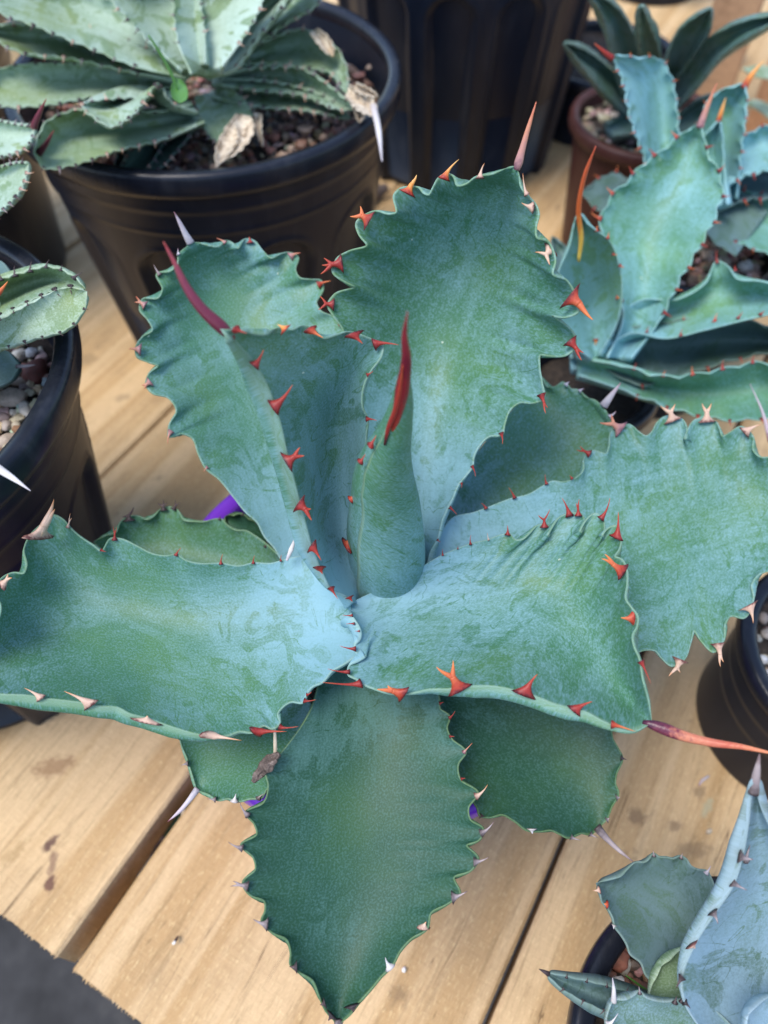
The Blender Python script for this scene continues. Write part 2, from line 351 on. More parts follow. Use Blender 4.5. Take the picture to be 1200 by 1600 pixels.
# ------------------------------------------------------------------ pots
def ring_mesh(prof, seg=96):
    V, Fc = [], []; n = len(prof)
    for i in range(seg):
        a = 2*math.pi*i/seg
        for r, z in prof: V.append((r*math.cos(a), r*math.sin(a), z))
    for i in range(seg):
        for j in range(n):
            k, i2 = (j+1) % n, (i+1) % seg; Fc.append([i*n+j, i2*n+j, i2*n+k, i*n+k])
    return V, Fc
def pot(name, label, x, y, r, rb, h, flutes=0, soil=.02, mat=None, rim=None, lip=.005, rings=2, group='black nursery pots on the bench', phase=0., soilmat=None, gravel=None, rimz=None):
    mat = mat or M_black; rim = rim or M_rim
    root = thing(name, label, 'plant pot', (x, y, 0), group)
    na, nz = (288, 110) if flutes else (96, 40)
    lh = .014 if r > .09 else .010
    V, Fc = [], []
    for i in range(nz+1):
        z = .0005 + (h-lh*.5-.0005)*i/nz; k = z/h
        r0 = rb + (r-lip-.0015-rb)*k
        for j in range(na):
            a = 2*math.pi*j/na; rr = r0
            for q in range(rings):
                zz = h - .028 - .017*q; rr += .0008*math.exp(-((z-zz)/.0014)**2) + (.0010 if z > zz else 0)
            if flutes:
                u = ((a/(2*math.pi)*flutes + phase) % 1) - .5; wpx = u*2*math.pi*r0/flutes; hw = .36*2*math.pi*r0/flutes
                top = h*.70; zz = top + (math.sqrt(max(0, hw*hw - wpx*wpx)) - hw if abs(wpx) < hw else -9)
                dist = min(hw-abs(wpx), (zz-z) if z > top-hw else 9) if abs(wpx) < hw else -1
                if z > top - hw: dist = hw - math.hypot(wpx, z-(top-hw))
                else: dist = hw - abs(wpx)
                t = max(0, min(1, dist/.005)); rr -= .0060*t*t*(3-2*t)
                t2 = math.exp(-((dist+.0015)/.0016)**2); rr += .0011*t2
            V.append((rr*math.cos(a), rr*math.sin(a), z))
    for i in range(nz):
        for j in range(na): Fc.append([i*na+j, i*na+(j+1) % na, (i+1)*na+(j+1) % na, (i+1)*na+j])
    o0 = len(V)                                     # inner wall and floor
    for z, rr in ((h-lh*.6, r-lip-.004), (h*.5, (r+rb)/2-lip-.0045), (.006, rb-.005)):
        for j in range(na):
            a = 2*math.pi*j/na; V.append((rr*math.cos(a), rr*math.sin(a), z))
    for i in range(2):
        for j in range(na): Fc.append([o0+i*na+j, o0+(i+1)*na+j, o0+(i+1)*na+(j+1) % na, o0+i*na+(j+1) % na])
    Fc.append([o0+2*na+j for j in range(na)]); Fc.append([j for j in range(na)][::-1])
    w = mesh_obj('wall', V, Fc, mat); w.parent = root
    pr = [(r-lip-.0035, h-lh), (r-lip-.0045, h-.002), (r-lip-.003, h+.0005), (r-lip*.6, h+.0012), (r-.001, h+.0003), (r, h-.002), (r, h-lh*.75), (r-.001, h-lh), (r-.003, h-lh-.001)]
    V, Fc = ring_mesh(pr, 128)
    V = [(a*(1+.002*mnoise.noise(Vector((math.atan2(b, a)*2.2, x*9, 0)))), b*(1+.002*mnoise.noise(Vector((math.atan2(b, a)*2.2, x*9, 4)))), c + .0008*mnoise.noise(Vector((math.atan2(b, a)*3, x*7, 0)))) for a, b, c in V]
    o = mesh_obj('rim', V, [f[::-1] for f in Fc], rim); o.parent = root
    zs = h - soil; rs_ = rb + (r-lip-.004-rb)*(zs/h) - .0005
    V, Fc = [(0, 0, zs)], []                        # the potting mix itself
    nr = 14
    for i in range(1, nr+1):
        for j in range(72):
            a = 2*math.pi*j/72; q = rs_*i/nr
            V.append((q*math.cos(a), q*math.sin(a), zs + .004*mnoise.noise(Vector((q*math.cos(a)*60, q*math.sin(a)*60, x*10)))*(1 if i < nr else .3)))
    Fc += [[0, 1+j, 1+(j+1) % 72] for j in range(72)]
    for i in range(nr-1):
        for j in range(72): Fc.append([1+i*72+j, 1+(i+1)*72+j, 1+(i+1)*72+(j+1) % 72, 1+i*72+(j+1) % 72])
    so = mesh_obj('potting_mix', V, Fc, M_soil); so.parent = root
    root['soil'] = zs; root['rs'] = rs_
    return root
_ico = {}
def ico(sub):
    if sub not in _ico:
        bm = bmesh.new(); bmesh.ops.create_icosphere(bm, subdivisions=sub, radius=1); bm.verts.ensure_lookup_table()
        _ico[sub] = (np.array([v.co[:] for v in bm.verts]), [[v.index for v in f.verts] for f in bm.faces]); bm.free()
    return _ico[sub]
def stone(rs, size, sub=2, ang=.35):
    V, Fc = ico(sub); sd = rs.uniform(0, 99)
    d = np.array([1 + ang*mnoise.noise(Vector(v*1.3)+Vector((sd, 0, 0))) + .12*mnoise.noise(Vector(v*3.1)+Vector((0, sd, 0))) for v in V])
    ax = np.array([rs.uniform(.75, 1.25), rs.uniform(.6, 1.0), rs.uniform(.5, .8)])
    P = V*d[:, None]*ax*size
    rot = np.array(Matrix.Rotation(rs.uniform(0, 6.28), 3, 'Z') @ Matrix.Rotation(rs.uniform(-.6, .6), 3, 'X'))
    return P @ rot.T, Fc
PAL = dict(brown=[(.22, .11, .07), (.30, .17, .10), (.36, .24, .16), (.14, .08, .06), (.42, .30, .22), (.26, .13, .10), (.10, .07, .06), (.45, .38, .32), (.33, .14, .10)],
           mixed=[(.55, .47, .38), (.42, .32, .24), (.36, .22, .17), (.55, .52, .48), (.30, .17, .12), (.48, .38, .27), (.24, .20, .18), (.60, .55, .46)],
           rust=[(.24, .10, .06), (.16, .07, .05), (.30, .17, .12), (.10, .06, .05), (.36, .24, .18)],
           grit=[(.30, .24, .18), (.20, .15, .11), (.42, .36, .28), (.12, .09, .07), (.36, .28, .20)])
def fill_gravel(root, pal, n, smin, smax, seed, big=0, keep=0):
    rs = random.Random(seed); zs, rr = root['soil'], root['rs']; VV, FF, CC, o0 = [], [], [], 0
    for k in range(n):
        q, a = rr*math.sqrt(rs.uniform(keep, .97)), rs.uniform(0, 6.283); s = rs.uniform(smin, smax)
        P, Fc = stone(rs, s, 1); c = rs.choice(PAL[pal]); c = tuple(x*rs.uniform(.75, 1.2) for x in c)
        P = P + ((q-s)*math.cos(a), (q-s)*math.sin(a), zs + s*.3 + rs.uniform(0, smax*.5))
        VV.append(P); FF += [[i+o0 for i in f] for f in Fc]; o0 += len(P); CC.append(np.tile(c, (len(P), 1)))
    g = mesh_obj('gravel', np.concatenate(VV), FF, M_peb, None, {'col': np.concatenate(CC)}, False); g.parent = root; g['kind'] = 'stuff'
    return root
def pebble(root, x, y, zrel, size, col, seed, sub=3, label=None, ang=.28, sm=True):
    rs = random.Random(seed); z = root['soil'] + zrel; p = at(x, y, z)
    P, Fc = stone(rs, size, sub, ang)
    o = mesh_obj('pebble', P + (p[0]-root.location[0], p[1]-root.location[1], z), Fc, M_peb, None, {'col': np.tile(col, (len(P), 1))}, sm); o.parent = root
    if label: o['label'] = label
    return o

NP = 'black_nursery_pot'
potB = pot(NP, 'large black fluted pot of pale agave and brown gravel, behind the big agave', -.1205, .5455, .1325, .100, .2035, 10, .030, phase=.28)
fill_gravel(potB, 'brown', 2200, .0014, .0042, 11)
potC = pot(NP, 'black pot at the left edge holding white and tan pebbles', -.2495, .2345, .1165, .080, .221, 10, .038, phase=.5)
fill_gravel(potC, 'mixed', 900, .0018, .0042, 12)
potD = pot(NP, 'tall black fluted pot at the top centre, its rim out of view', .076, .822, .140, .104, .270, 13, .03, phase=.1, rings=2)
potS = pot(NP, 'dark shadowed black pot behind the pebble pot at the left edge', -.4035, .600, .128, .105, .215, 0, .03)
potE = pot(NP, 'small black pot with navy rim at the right edge, near the long flame spine', .2430, .1690, .0600, .0535, .0900, 0, .014)
fill_gravel(potE, 'grit', 240, .0015, .004, 13)
potF = pot(NP, 'black pot of blue agave and rusty pebbles in the lower right corner', .1397, -.0074, .0722, .052, .100, 0, .016)
fill_gravel(potF, 'rust', 420, .0016, .0036, 14)
potG = pot(NP, 'black pot of brown gravel at the right edge, behind the teal agave', .2150, .4650, .0640, .050, .130, 0, .014)
fill_gravel(potG, 'brown', 300, .002, .005, 15)
potH = pot(NP, 'small black pot under the teal agave, behind the big agave leaves', .1330, .3600, .046, .036, .095, 0, .012)
potT = pot('terracotta_pot', 'small terracotta coloured pot of grit and dark narrow agave at the top right', .2214, .6447, .0650, .050, .120, 0, .012, M_terra, M_terra, .004, 0, group='terracotta pots')
fill_gravel(potT, 'grit', 260, .002, .005, 16)
potK = pot(NP, 'blurred low black pot behind the terracotta coloured pot', .235, .880, .080, .07, .070, 0, .010)
potL = pot(NP, 'farthest blurred black pot at the top edge right of centre', .375, 1.24, .080, .065, .16, 0, .010)
potR = pot('red_pot', 'tiny red pot beside the wooden post at the top right', .410, 1.02, .026, .020, .050, 0, .010, M_red, M_red, .003, 0, group=None)
potP = pot('purple_pot', 'purple pot mostly hidden under the big central agave', -.0047, .1735, .1005, .072, .133, 0, .016, M_purple, M_purple, .005, 0, group=None)
fill_gravel(potP, 'grit', 160, .002, .005, 17)
# single pebbles that can be picked out
for (x, y, zr, s, c, sd) in [(18, 621, .006, .0105, (.55, .43, .32), 1), (40, 640, .004, .0085, (.55, .50, .42), 2), (30, 555, .006, .0070, (.62, .60, .55), 3), (49, 551, .006, .0066, (.55, .58, .62), 4), (55, 581, .005, .0110, (.24, .075, .055), 5), (30, 597, .003, .006, (.42, .32, .24), 6), (9, 665, .004, .006, (.40, .33, .28), 7), (12, 690, .004, .008, (.42, .33, .25), 8), (60, 610, .002, .006, (.30, .16, .11), 9), (25, 665, .004, .005, (.50, .42, .30), 10), (2, 652, .004, .006, (.35, .25, .22), 18)]:
    pebble(potC, x, y, zr*.6, s*.58, c, sd, 3, None, .22)
for (x, y, zr, s, c, sd) in [(965, 1498, .004, .0075, (.28, .10, .06), 31), (976, 1478, .003, .0065, (.22, .09, .055), 32), (963, 1541, .006, .0050, (.80, .78, .74), 33), (979, 1547, .005, .0058, (.30, .13, .08), 34), (973, 1505, .002, .005, (.40, .36, .30), 35), (1003, 1555, .003, .006, (.20, .09, .06), 36), (950, 1525, .002, .005, (.25, .12, .08), 37)]:
    pebble(potF, x, y, zr*.8, s*.78, c, sd, 3, None, .3)
for k, (x, y) in enumerate([(250, 255), (268, 262), (290, 250), (310, 265), (335, 262), (395, 252), (420, 235), (440, 245), (455, 232), (470, 225), (478, 205), (490, 195), (505, 215), (525, 205), (430, 215), (410, 222), (545, 190), (548, 110), (560, 120), (575, 132), (580, 105), (375, 265), (160, 245), (365, 235), (285, 230), (300, 215)]):
    c = random.choice(PAL['brown']); pebble(potB, x, y, .008, random.uniform(.0028, .0050), tuple(q*.95 for q in c), 50+k, 1, None, .8, False)
for k, (x, y, c) in enumerate([(1190, 1030, (.60, .58, .55)), (1197, 1055, (.5, .48, .45)), (1192, 965, (.3, .24, .2)), (1198, 990, (.35, .3, .25))]):
    pebble(potE, x, y, .004, .0035, c, 90+k, 2)
for k, (x, y, c) in enumerate([(1165, 417, (.62, .58, .54)), (1120, 385, (.36, .24, .16)), (1105, 400, (.42, .3, .22)), (1140, 360, (.3, .2, .14)), (1150, 385, (.25, .16, .12)), (1130, 410, (.4, .32, .24))]):
    pebble(potG, x, y, .004, .006, c, 100+k, 2, None, .4)

# ------------------------------------------------------------------ leaves
TS = np.concatenate([-np.array([1, .988, .965, .93, .88, .82, .75, .67, .58, .48, .38, .28, .18, .09]), [0], np.array([.09, .18, .28, .38, .48, .58, .67, .75, .82, .88, .93, .965, .988, 1])])
_seed = [0]
def scallop(c, n, amp, side, skip=.12):
    """wavy margin for a plainly traced edge; returns the waved curve and the parameters of its peaks"""
    N = len(c); s = np.linspace(0, 1, N); T = np.gradient(c, axis=0); T /= np.linalg.norm(T, axis=1)[:, None]
    nrm = np.stack([T[:, 1], -T[:, 0]], 1)*side
    ph = np.clip((s-skip)/(1-skip), 0, 1)*n
    env = np.clip((s-skip)/.15, 0, 1)*np.clip((1-s)/.08, 0, 1)
    wv = (1-np.abs(np.cos(np.pi*ph))) * -1 + .5
    return c + nrm*(amp*wv*env)[:, None], [(skip + (1-skip)*k/n) for k in range(1, n)], nrm
def horn_tooth(parent, a, b, tips, mat, thick=.0013, out=None):
    a, b = np.asarray(a, float), np.asarray(b, float); c0 = (a+b)/2; w = np.linalg.norm(b-a)
    tips = [np.asarray(q, float) for q in tips]; parts = []
    ax = (b-a)/(w+1e-9); mt = np.mean(tips, 0); L = np.linalg.norm(mt-c0) + 1e-6; inw = (c0-mt)/L
    up = np.cross(mt-c0, ax); up /= np.linalg.norm(up)+1e-9
    v = np.linspace(0, 1, 10)[:, None]; v1 = v[:, 0]
    def horn(p0, p1, p2, r0, r1, ex, u0, u1, tip=True):
        path = (1-v)**2*p0 + 2*v*(1-v)*p1 + v*v*p2
        rad = (r0-r1)*(1-v1)**ex + r1*((1-v1)**.75 if tip else 1) + .00005
        V, Fc, u = tube(path, rad, 8, np.clip(thick/rad, .25, .9), up); parts.append((V, Fc, u0+(u1-u0)*u))
    base = c0 + inw*min(.0012, w*.2)
    if len(tips) == 1:
        q = float(np.dot(tips[0]-c0, ax)); sgn = 1 if q >= 0 else -1
        lat = -ax*(q*.28 + sgn*.05*L)
        horn(base, c0*.52 + tips[0]*.48 + lat, tips[0], w*.5, min(.0008, w*.12), 4.2, 0, 1)
    else:
        fk = c0 + (mt-c0)*.46
        horn(base, (base+fk)/2, fk, w*.5, w*.12, 2.6, 0, .5, False)
        for tp in tips:
            d = tp-fk; q = float(np.dot(d, ax))
            horn(fk+inw*.0002, fk + d*.5 + ax*(q*.25), tp, w*.115, min(.0006, w*.07), 1.8, .42, 1)
    V, Fc, u = join(parts)
    return mesh_obj('tooth', V, Fc, mat, parent, {'u': u})
def spine(parent, pts, widths, D0, dD, mat, name='spine', seg=10, flat=.75):
    """terminal spine: picture points, picture widths, depth at the base and change of depth to the point"""
    n = 26; c = spline(pts, n); w = np.interp(np.linspace(0, 1, n), np.linspace(0, 1, len(widths)), widths)
    D = D0 + np.linspace(0, 1, n)*dD
    path = np.array([at_depth(x, y, d) for (x, y), d in zip(c, D)]); rad = w*D/F/2
    view = CAMV - path[0]
    V, Fc, u = tube(path, np.maximum(rad, .00005), seg, flat, view)
    return mesh_obj(name, V, Fc, mat, parent, {'u': u})
def leaf(parent, Lp, Rp, tip, zL, zM, zR, mat=None, wax=.35, teeth=(), sp=None, ns=230, T=.006, e=.0005, tz=.0, auto=None, sig=.05, name='leaf', mid=None, label=None, soften=.45, ruffle=0., bulge=None, gain=1.15):
    mat = mat or M_main; N = ns+1
    Lp = list(Lp)+[tip]; Rp = list(Rp)+[tip]
    K = 2*ns+1
    L, Rr = spline(Lp, K), spline(Rp, K); Ls, Rs = smooth(L, sig), smooth(Rr, sig)
    peaks = []
    if auto:
        n, amp, tl = auto[:3]
        Ls, Rs = L, Rr
        ctr = (L+Rr)/2; side = np.sign(np.sum(np.stack([np.gradient(L[:, 1]), -np.gradient(L[:, 0])], 1)*(L-ctr)))
        L, pk, nL = scallop(L, n, amp, side); Rr, pk2, nR = scallop(Rr, n, amp, -side)
        peaks = [(L, q, nL) for q in pk] + [(Rr, q, nR) for q in pk2]
    ix = np.arange(N)*2
    if not auto: L, Rr = Ls + (L-Ls)*gain, Rs + (Rr-Rs)*gain
    Lx, Rx, Lsx, Rsx = L[ix], Rr[ix], Ls[ix], Rs[ix]
    zl, zm, zr = zfun(zL, N), zfun(zM, N), zfun(zR, N)
    zt = (zl[-1]+zm[-1]+zr[-1])/3; bl = np.clip((np.linspace(0, 1, N)-.93)/.07, 0, 1)
    zl, zm, zr = [z*(1-bl)+zt*bl for z in (zl, zm, zr)]
    Mx = smooth((Lsx+Rsx)/2, .09) if mid is None else spline(list(mid)+[tip], K)[ix]
    L3, R3, Ls3, Rs3, M3 = at(Lx[:, 0], Lx[:, 1], zl), at(Rx[:, 0], Rx[:, 1], zr), at(Lsx[:, 0], Lsx[:, 1], zl), at(Rsx[:, 0], Rsx[:, 1], zr), at(Mx[:, 0], Mx[:, 1], zm)
    t = TS[None, :, None]
    B = Ls3[:, None]*(t*(t-1)/2) + M3[:, None]*(1-t*t) + Rs3[:, None]*(t*(t+1)/2)
    w = np.clip((np.abs(t)-(1-soften))/soften, 0, 1); w = w**1.6
    Pn = B + np.where(t < 0, (L3-Ls3)[:, None], (R3-Rs3)[:, None])*w
    s = np.linspace(0, 1, N)
    # normals and the fleshy back
    ds = np.gradient(Pn, axis=0); dt = np.gradient(Pn, axis=1); nn = np.cross(ds, dt)
    nn /= np.linalg.norm(nn, axis=2)[..., None] + 1e-12
    if np.sum(nn*(CAMV-Pn)) < 0: nn = -nn; flip = True
    else: flip = False
    nn[-1] = nn[-2]
    nt = len(TS); _seed[0] += 1; sd = _seed[0]
    # gentle unevenness of the blade
    ri, cj = np.linspace(0, N-1, 24).round().astype(int), np.arange(0, nt, 2)
    off = np.array([[mnoise.noise(Vector((p[0]*38, p[1]*38, p[2]*38+sd*7))) for p in row] for row in Pn[ri][:, cj]])
    off = np.stack([np.interp(TS, TS[cj], row) for row in off])
    off = np.stack([spline(np.c_[ri, off[:, j]], N)[:, 1] if False else np.interp(np.arange(N), ri, off[:, j]) for j in range(nt)], 1)
    kw = np.hanning(2*(N//24)+3); kw /= kw.sum(); pw = len(kw)//2
    off = np.apply_along_axis(lambda v: np.convolve(np.pad(v, pw, 'edge'), kw, 'valid'), 0, off)
    env = (1-TS[None, :]**4)*np.clip((1-s)*6, 0, 1)[:, None]
    Pf = Pn + nn*(off*.0016*env)[..., None]
    if ruffle:                                      # ridges that run in from the lobes of the margin
        dl = np.linalg.norm(L3-Ls3, axis=1); dr = np.linalg.norm(R3-Rs3, axis=1)
        Pf = Pf + nn*(ruffle*np.where(TS[None] < 0, dl[:, None], dr[:, None])*np.clip((np.abs(TS[None])-.3)/.5, 0, 1)*(1-TS[None]**6))[..., None]
    th = (e + T*np.clip((1-s)*3, 0, 1)[:, None]**.6*(1-TS[None, :]**2)**.7)*np.clip((1-s)*25, .15, 1)[:, None]
    Pb = Pf - nn*th[..., None]
    ybk = np.zeros((N, nt))
    if bulge:                                       # the thick outer face shows beyond the toothed edge
        sd_, amt, s0 = bulge; O = (Ls3 if sd_ < 0 else Rs3) - M3; O /= np.linalg.norm(O, axis=1)[:, None] + 1e-9
        pf = amt*np.clip((s-s0)/.18, 0, 1)*np.clip((1-s)/.22, 0, 1)
        tt_ = TS*sd_; bt = np.where(tt_ > 0, np.exp(-((tt_-.90)/.13)**2)*np.clip((1-tt_)/.03, 0, 1)**.5, 0)
        Pb = Pb + O[:, None]*(pf[:, None]*bt[None])[..., None] - nn*(pf[:, None]*.9*bt[None])[..., None]
        ybk = sd_*pf[:, None]*3.*np.clip((tt_[None]-.55)/.35, 0, 1)*(tt_[None] < .995)
    V = np.concatenate([Pf.reshape(-1, 3), Pb.reshape(-1, 3)]); M = N*nt
    idx = np.arange(M).reshape(N, nt)
    a, b, c, d = idx[:-1, :-1].ravel(), idx[:-1, 1:].ravel(), idx[1:, 1:].ravel(), idx[1:, :-1].ravel()
    fr = np.stack([a, b, c, d], 1); bk = np.stack([a, d, c, b], 1)+M
    ea, eb = idx[:-1, 0], idx[1:, 0]; e1 = np.stack([ea, eb, eb+M, ea+M], 1)
    ea, eb = idx[:-1, -1], idx[1:, -1]; e2 = np.stack([eb, ea, ea+M, eb+M], 1)
    r0 = idx[0]; e3 = np.stack([r0[1:], r0[:-1], r0[:-1]+M, r0[1:]+M], 1); r1 = idx[-1]; e4 = np.stack([r1[:-1], r1[1:], r1[1:]+M, r1[:-1]+M], 1)
    Fc = np.concatenate([fr, bk, e1, e2, e3, e4])
    if not flip: pass
    else: Fc = Fc[:, ::-1]
    # is the front really turned to the viewer?
    q = V[Fc[len(fr)//2]]; nq = np.cross(q[1]-q[0], q[2]-q[1])
    if np.dot(nq, CAMV-q[0]) < 0: Fc = Fc[:, ::-1]
    ln = np.r_[0, np.cumsum(np.linalg.norm(np.diff(M3, axis=0), axis=1))]; wd = np.linalg.norm(R3-L3, axis=1)/2
    wd = smooth(wd[:, None], .06)[:, 0] if N > 20 else wd
    lc = np.stack([np.repeat(ln[:, None], nt, 1), TS[None]*wd[:, None], np.full((N, nt), sd*.37)], -1).reshape(-1, 3)
    lp = np.stack([np.repeat(s[:, None], nt, 1), (1-np.abs(TS)[None])*wd[:, None], np.full((N, nt), wax)], -1).reshape(-1, 3)
    o = mesh_obj(name, V, Fc, mat, parent, {'lc': np.concatenate([lc, lc + np.stack([0*ybk, -ybk, 0*ybk + .2], -1).reshape(-1, 3)*(1 if bulge else 0)]), 'lp': np.tile(lp, (2, 1))})
    if label: o['label'] = label
    px = pix(Pf.reshape(-1, 3)); P0 = Pf.reshape(-1, 3)
    def on(x, y): i = np.argmin((px[:, 0]-x)**2 + (px[:, 1]-y)**2); return i
    for tt in teeth:
        x0, y0, x1, y1, tips, m_ = tt
        i, j = on(x0, y0), on(x1, y1); D = min(rng_depth(P0[i]), rng_depth(P0[j])) - .0004
        A, Bq = at_depth(x0, y0, D), at_depth(x1, y1, D); c = (A+Bq)/2
        tp = []
        for (xx, yy) in tips:
            q = at_depth(xx, yy, D); q2 = q + (CAMV-q)/np.linalg.norm(CAMV-q)*.22*np.linalg.norm(q-c); tp.append(at_depth(*pix(q2), rng_depth(q2)) if False else at_depth(xx, yy, rng_depth(q2)))
        horn_tooth(o, A, Bq, tp, HM[m_])
    if auto and auto[2]:
        tl = auto[2]; mats = auto[3].split(','); rs = random.Random(sd)
        for c, q, nr_ in peaks:
            i = int(q*(K-1)); x, y = c[i]
            if not (-25 < x < 1225 and -25 < y < 1625): continue
            j = on(x, y); D = rng_depth(P0[j]); tg = np.gradient(c, axis=0)[i]; tg /= np.linalg.norm(tg); nv = nr_[i]
            l_ = tl*rs.uniform(.75, 1.25); wb = l_*.42
            A, Bq = at_depth(x-tg[0]*wb-nv[0]*l_*.1, y-tg[1]*wb-nv[1]*l_*.1, D), at_depth(x+tg[0]*wb-nv[0]*l_*.1, y+tg[1]*wb-nv[1]*l_*.1, D)
            bx = rs.uniform(-.1, .5)
            tpx = (x+nv[0]*l_+tg[0]*l_*bx, y+nv[1]*l_+tg[1]*l_*bx)
            horn_tooth(o, A, Bq, [at_depth(*tpx, D-.0006)], HM[rs.choice(mats)])
    if sp:
        j = on(*sp[0][0]); D0 = rng_depth(P0[j]) + sp[4] if len(sp) > 4 else rng_depth(P0[j]) - .0006
        spine(o, sp[0], sp[1], D0, sp[2], HM[sp[3]])
    return o

exec_main = True
AG = 'agaves in pots on the bench'
agave = thing('agave_plant', 'big blue green agave with broad leaves and red spines, in the purple pot', 'agave', (-.008, .155, .140), AG)
# --- low leaves first: they lie under the others
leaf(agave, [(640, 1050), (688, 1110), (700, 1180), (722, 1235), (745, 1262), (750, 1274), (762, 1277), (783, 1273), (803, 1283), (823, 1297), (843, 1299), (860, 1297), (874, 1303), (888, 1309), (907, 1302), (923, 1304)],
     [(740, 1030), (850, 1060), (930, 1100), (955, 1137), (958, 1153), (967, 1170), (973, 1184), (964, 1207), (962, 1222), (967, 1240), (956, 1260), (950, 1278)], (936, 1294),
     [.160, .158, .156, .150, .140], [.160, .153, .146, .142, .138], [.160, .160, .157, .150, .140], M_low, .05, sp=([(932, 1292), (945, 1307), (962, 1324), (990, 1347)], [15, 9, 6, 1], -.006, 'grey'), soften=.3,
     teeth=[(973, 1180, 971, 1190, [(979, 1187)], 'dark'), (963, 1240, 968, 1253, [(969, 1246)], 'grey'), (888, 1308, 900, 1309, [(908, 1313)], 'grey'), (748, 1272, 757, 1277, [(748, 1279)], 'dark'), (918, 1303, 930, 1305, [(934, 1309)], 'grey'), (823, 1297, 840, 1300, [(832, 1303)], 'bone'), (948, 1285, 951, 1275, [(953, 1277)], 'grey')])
leaf(agave, [(470, 1075), (400, 1090), (310, 1120), (281, 1148), (284, 1165), (291, 1181), (297, 1199), (303, 1217)],
     [(500, 1120), (475, 1170), (440, 1215), (418, 1232), (409, 1246), (392, 1248), (371, 1252), (359, 1248), (341, 1250), (327, 1241)], (308, 1235),
     [.162, .160, .156, .152], [.158, .152, .150, .150], [.160, .158, .156, .152], M_main, .10, sp=([(309, 1232), (298, 1247), (283, 1265), (262, 1284)], [11, 8, 6, 1], -.004, 'pale'), soften=.3,
     teeth=[(279, 1156, 280, 1148, [(265, 1146)], 'grey'), (292, 1199, 291, 1188, [(283, 1196)], 'grey'), (374, 1251, 360, 1248, [(369, 1240)], 'bone'), (340, 1250, 328, 1248, [(323, 1248)], 'grey'), (400, 1247, 410, 1246, [(413, 1240)], 'grey')])
leaf(agave, [(520, 900), (440, 872), (415, 850), (396, 836), (383, 829), (371, 829), (355, 821), (345, 811), (336, 811), (322, 815), (307, 815), (286, 812), (277, 797), (266, 792), (252, 795), (242, 806), (230, 812), (215, 806), (202, 807), (190, 815), (182, 832), (165, 838)],
     [(500, 930), (420, 925), (330, 915), (240, 895), (170, 870)], (146, 846), [.168, .165, .163, .165], [.158, .152, .152, .155], [.156, .152, .150, .155], M_main, .02, soften=.3,
     teeth=[(249, 797, 262, 792, [(246, 786), (255, 781), (261, 786)], 'dark'), (267, 792, 277, 796, [(274, 781), (281, 785)], 'dark'), (192, 814, 211, 805, [(209, 792), (191, 808)], 'dark'), (340, 810, 346, 812, [(345, 805)], 'dark'), (412, 852, 416, 856, [(417, 840)], 'dark')])
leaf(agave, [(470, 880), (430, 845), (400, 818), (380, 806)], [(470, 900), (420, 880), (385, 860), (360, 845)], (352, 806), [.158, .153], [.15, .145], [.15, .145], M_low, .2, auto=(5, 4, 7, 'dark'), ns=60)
leaf(agave, [(640, 860), (720, 740), (800, 640), (843, 588), (855, 604), (867, 603), (880, 597), (890, 606), (904, 609), (912, 619), (930, 625)],
     [(680, 905), (760, 870), (850, 830), (930, 770), (958, 700), (955, 660)], (948, 642), [.168, .172, .180, .186], [.160, .158, .168, .184], [.162, .160, .166, .184], M_main, .22,
     sp=([(943, 634), (955, 618), (970, 598)], [14, 8, 1], -.008, 'pale'), soften=.3, teeth=[(881, 597, 889, 604, [(890, 596)], 'pale'), (952, 645, 955, 655, [(963, 642)], 'pale'), (903, 608, 910, 613, [(913, 607)], 'pale')])
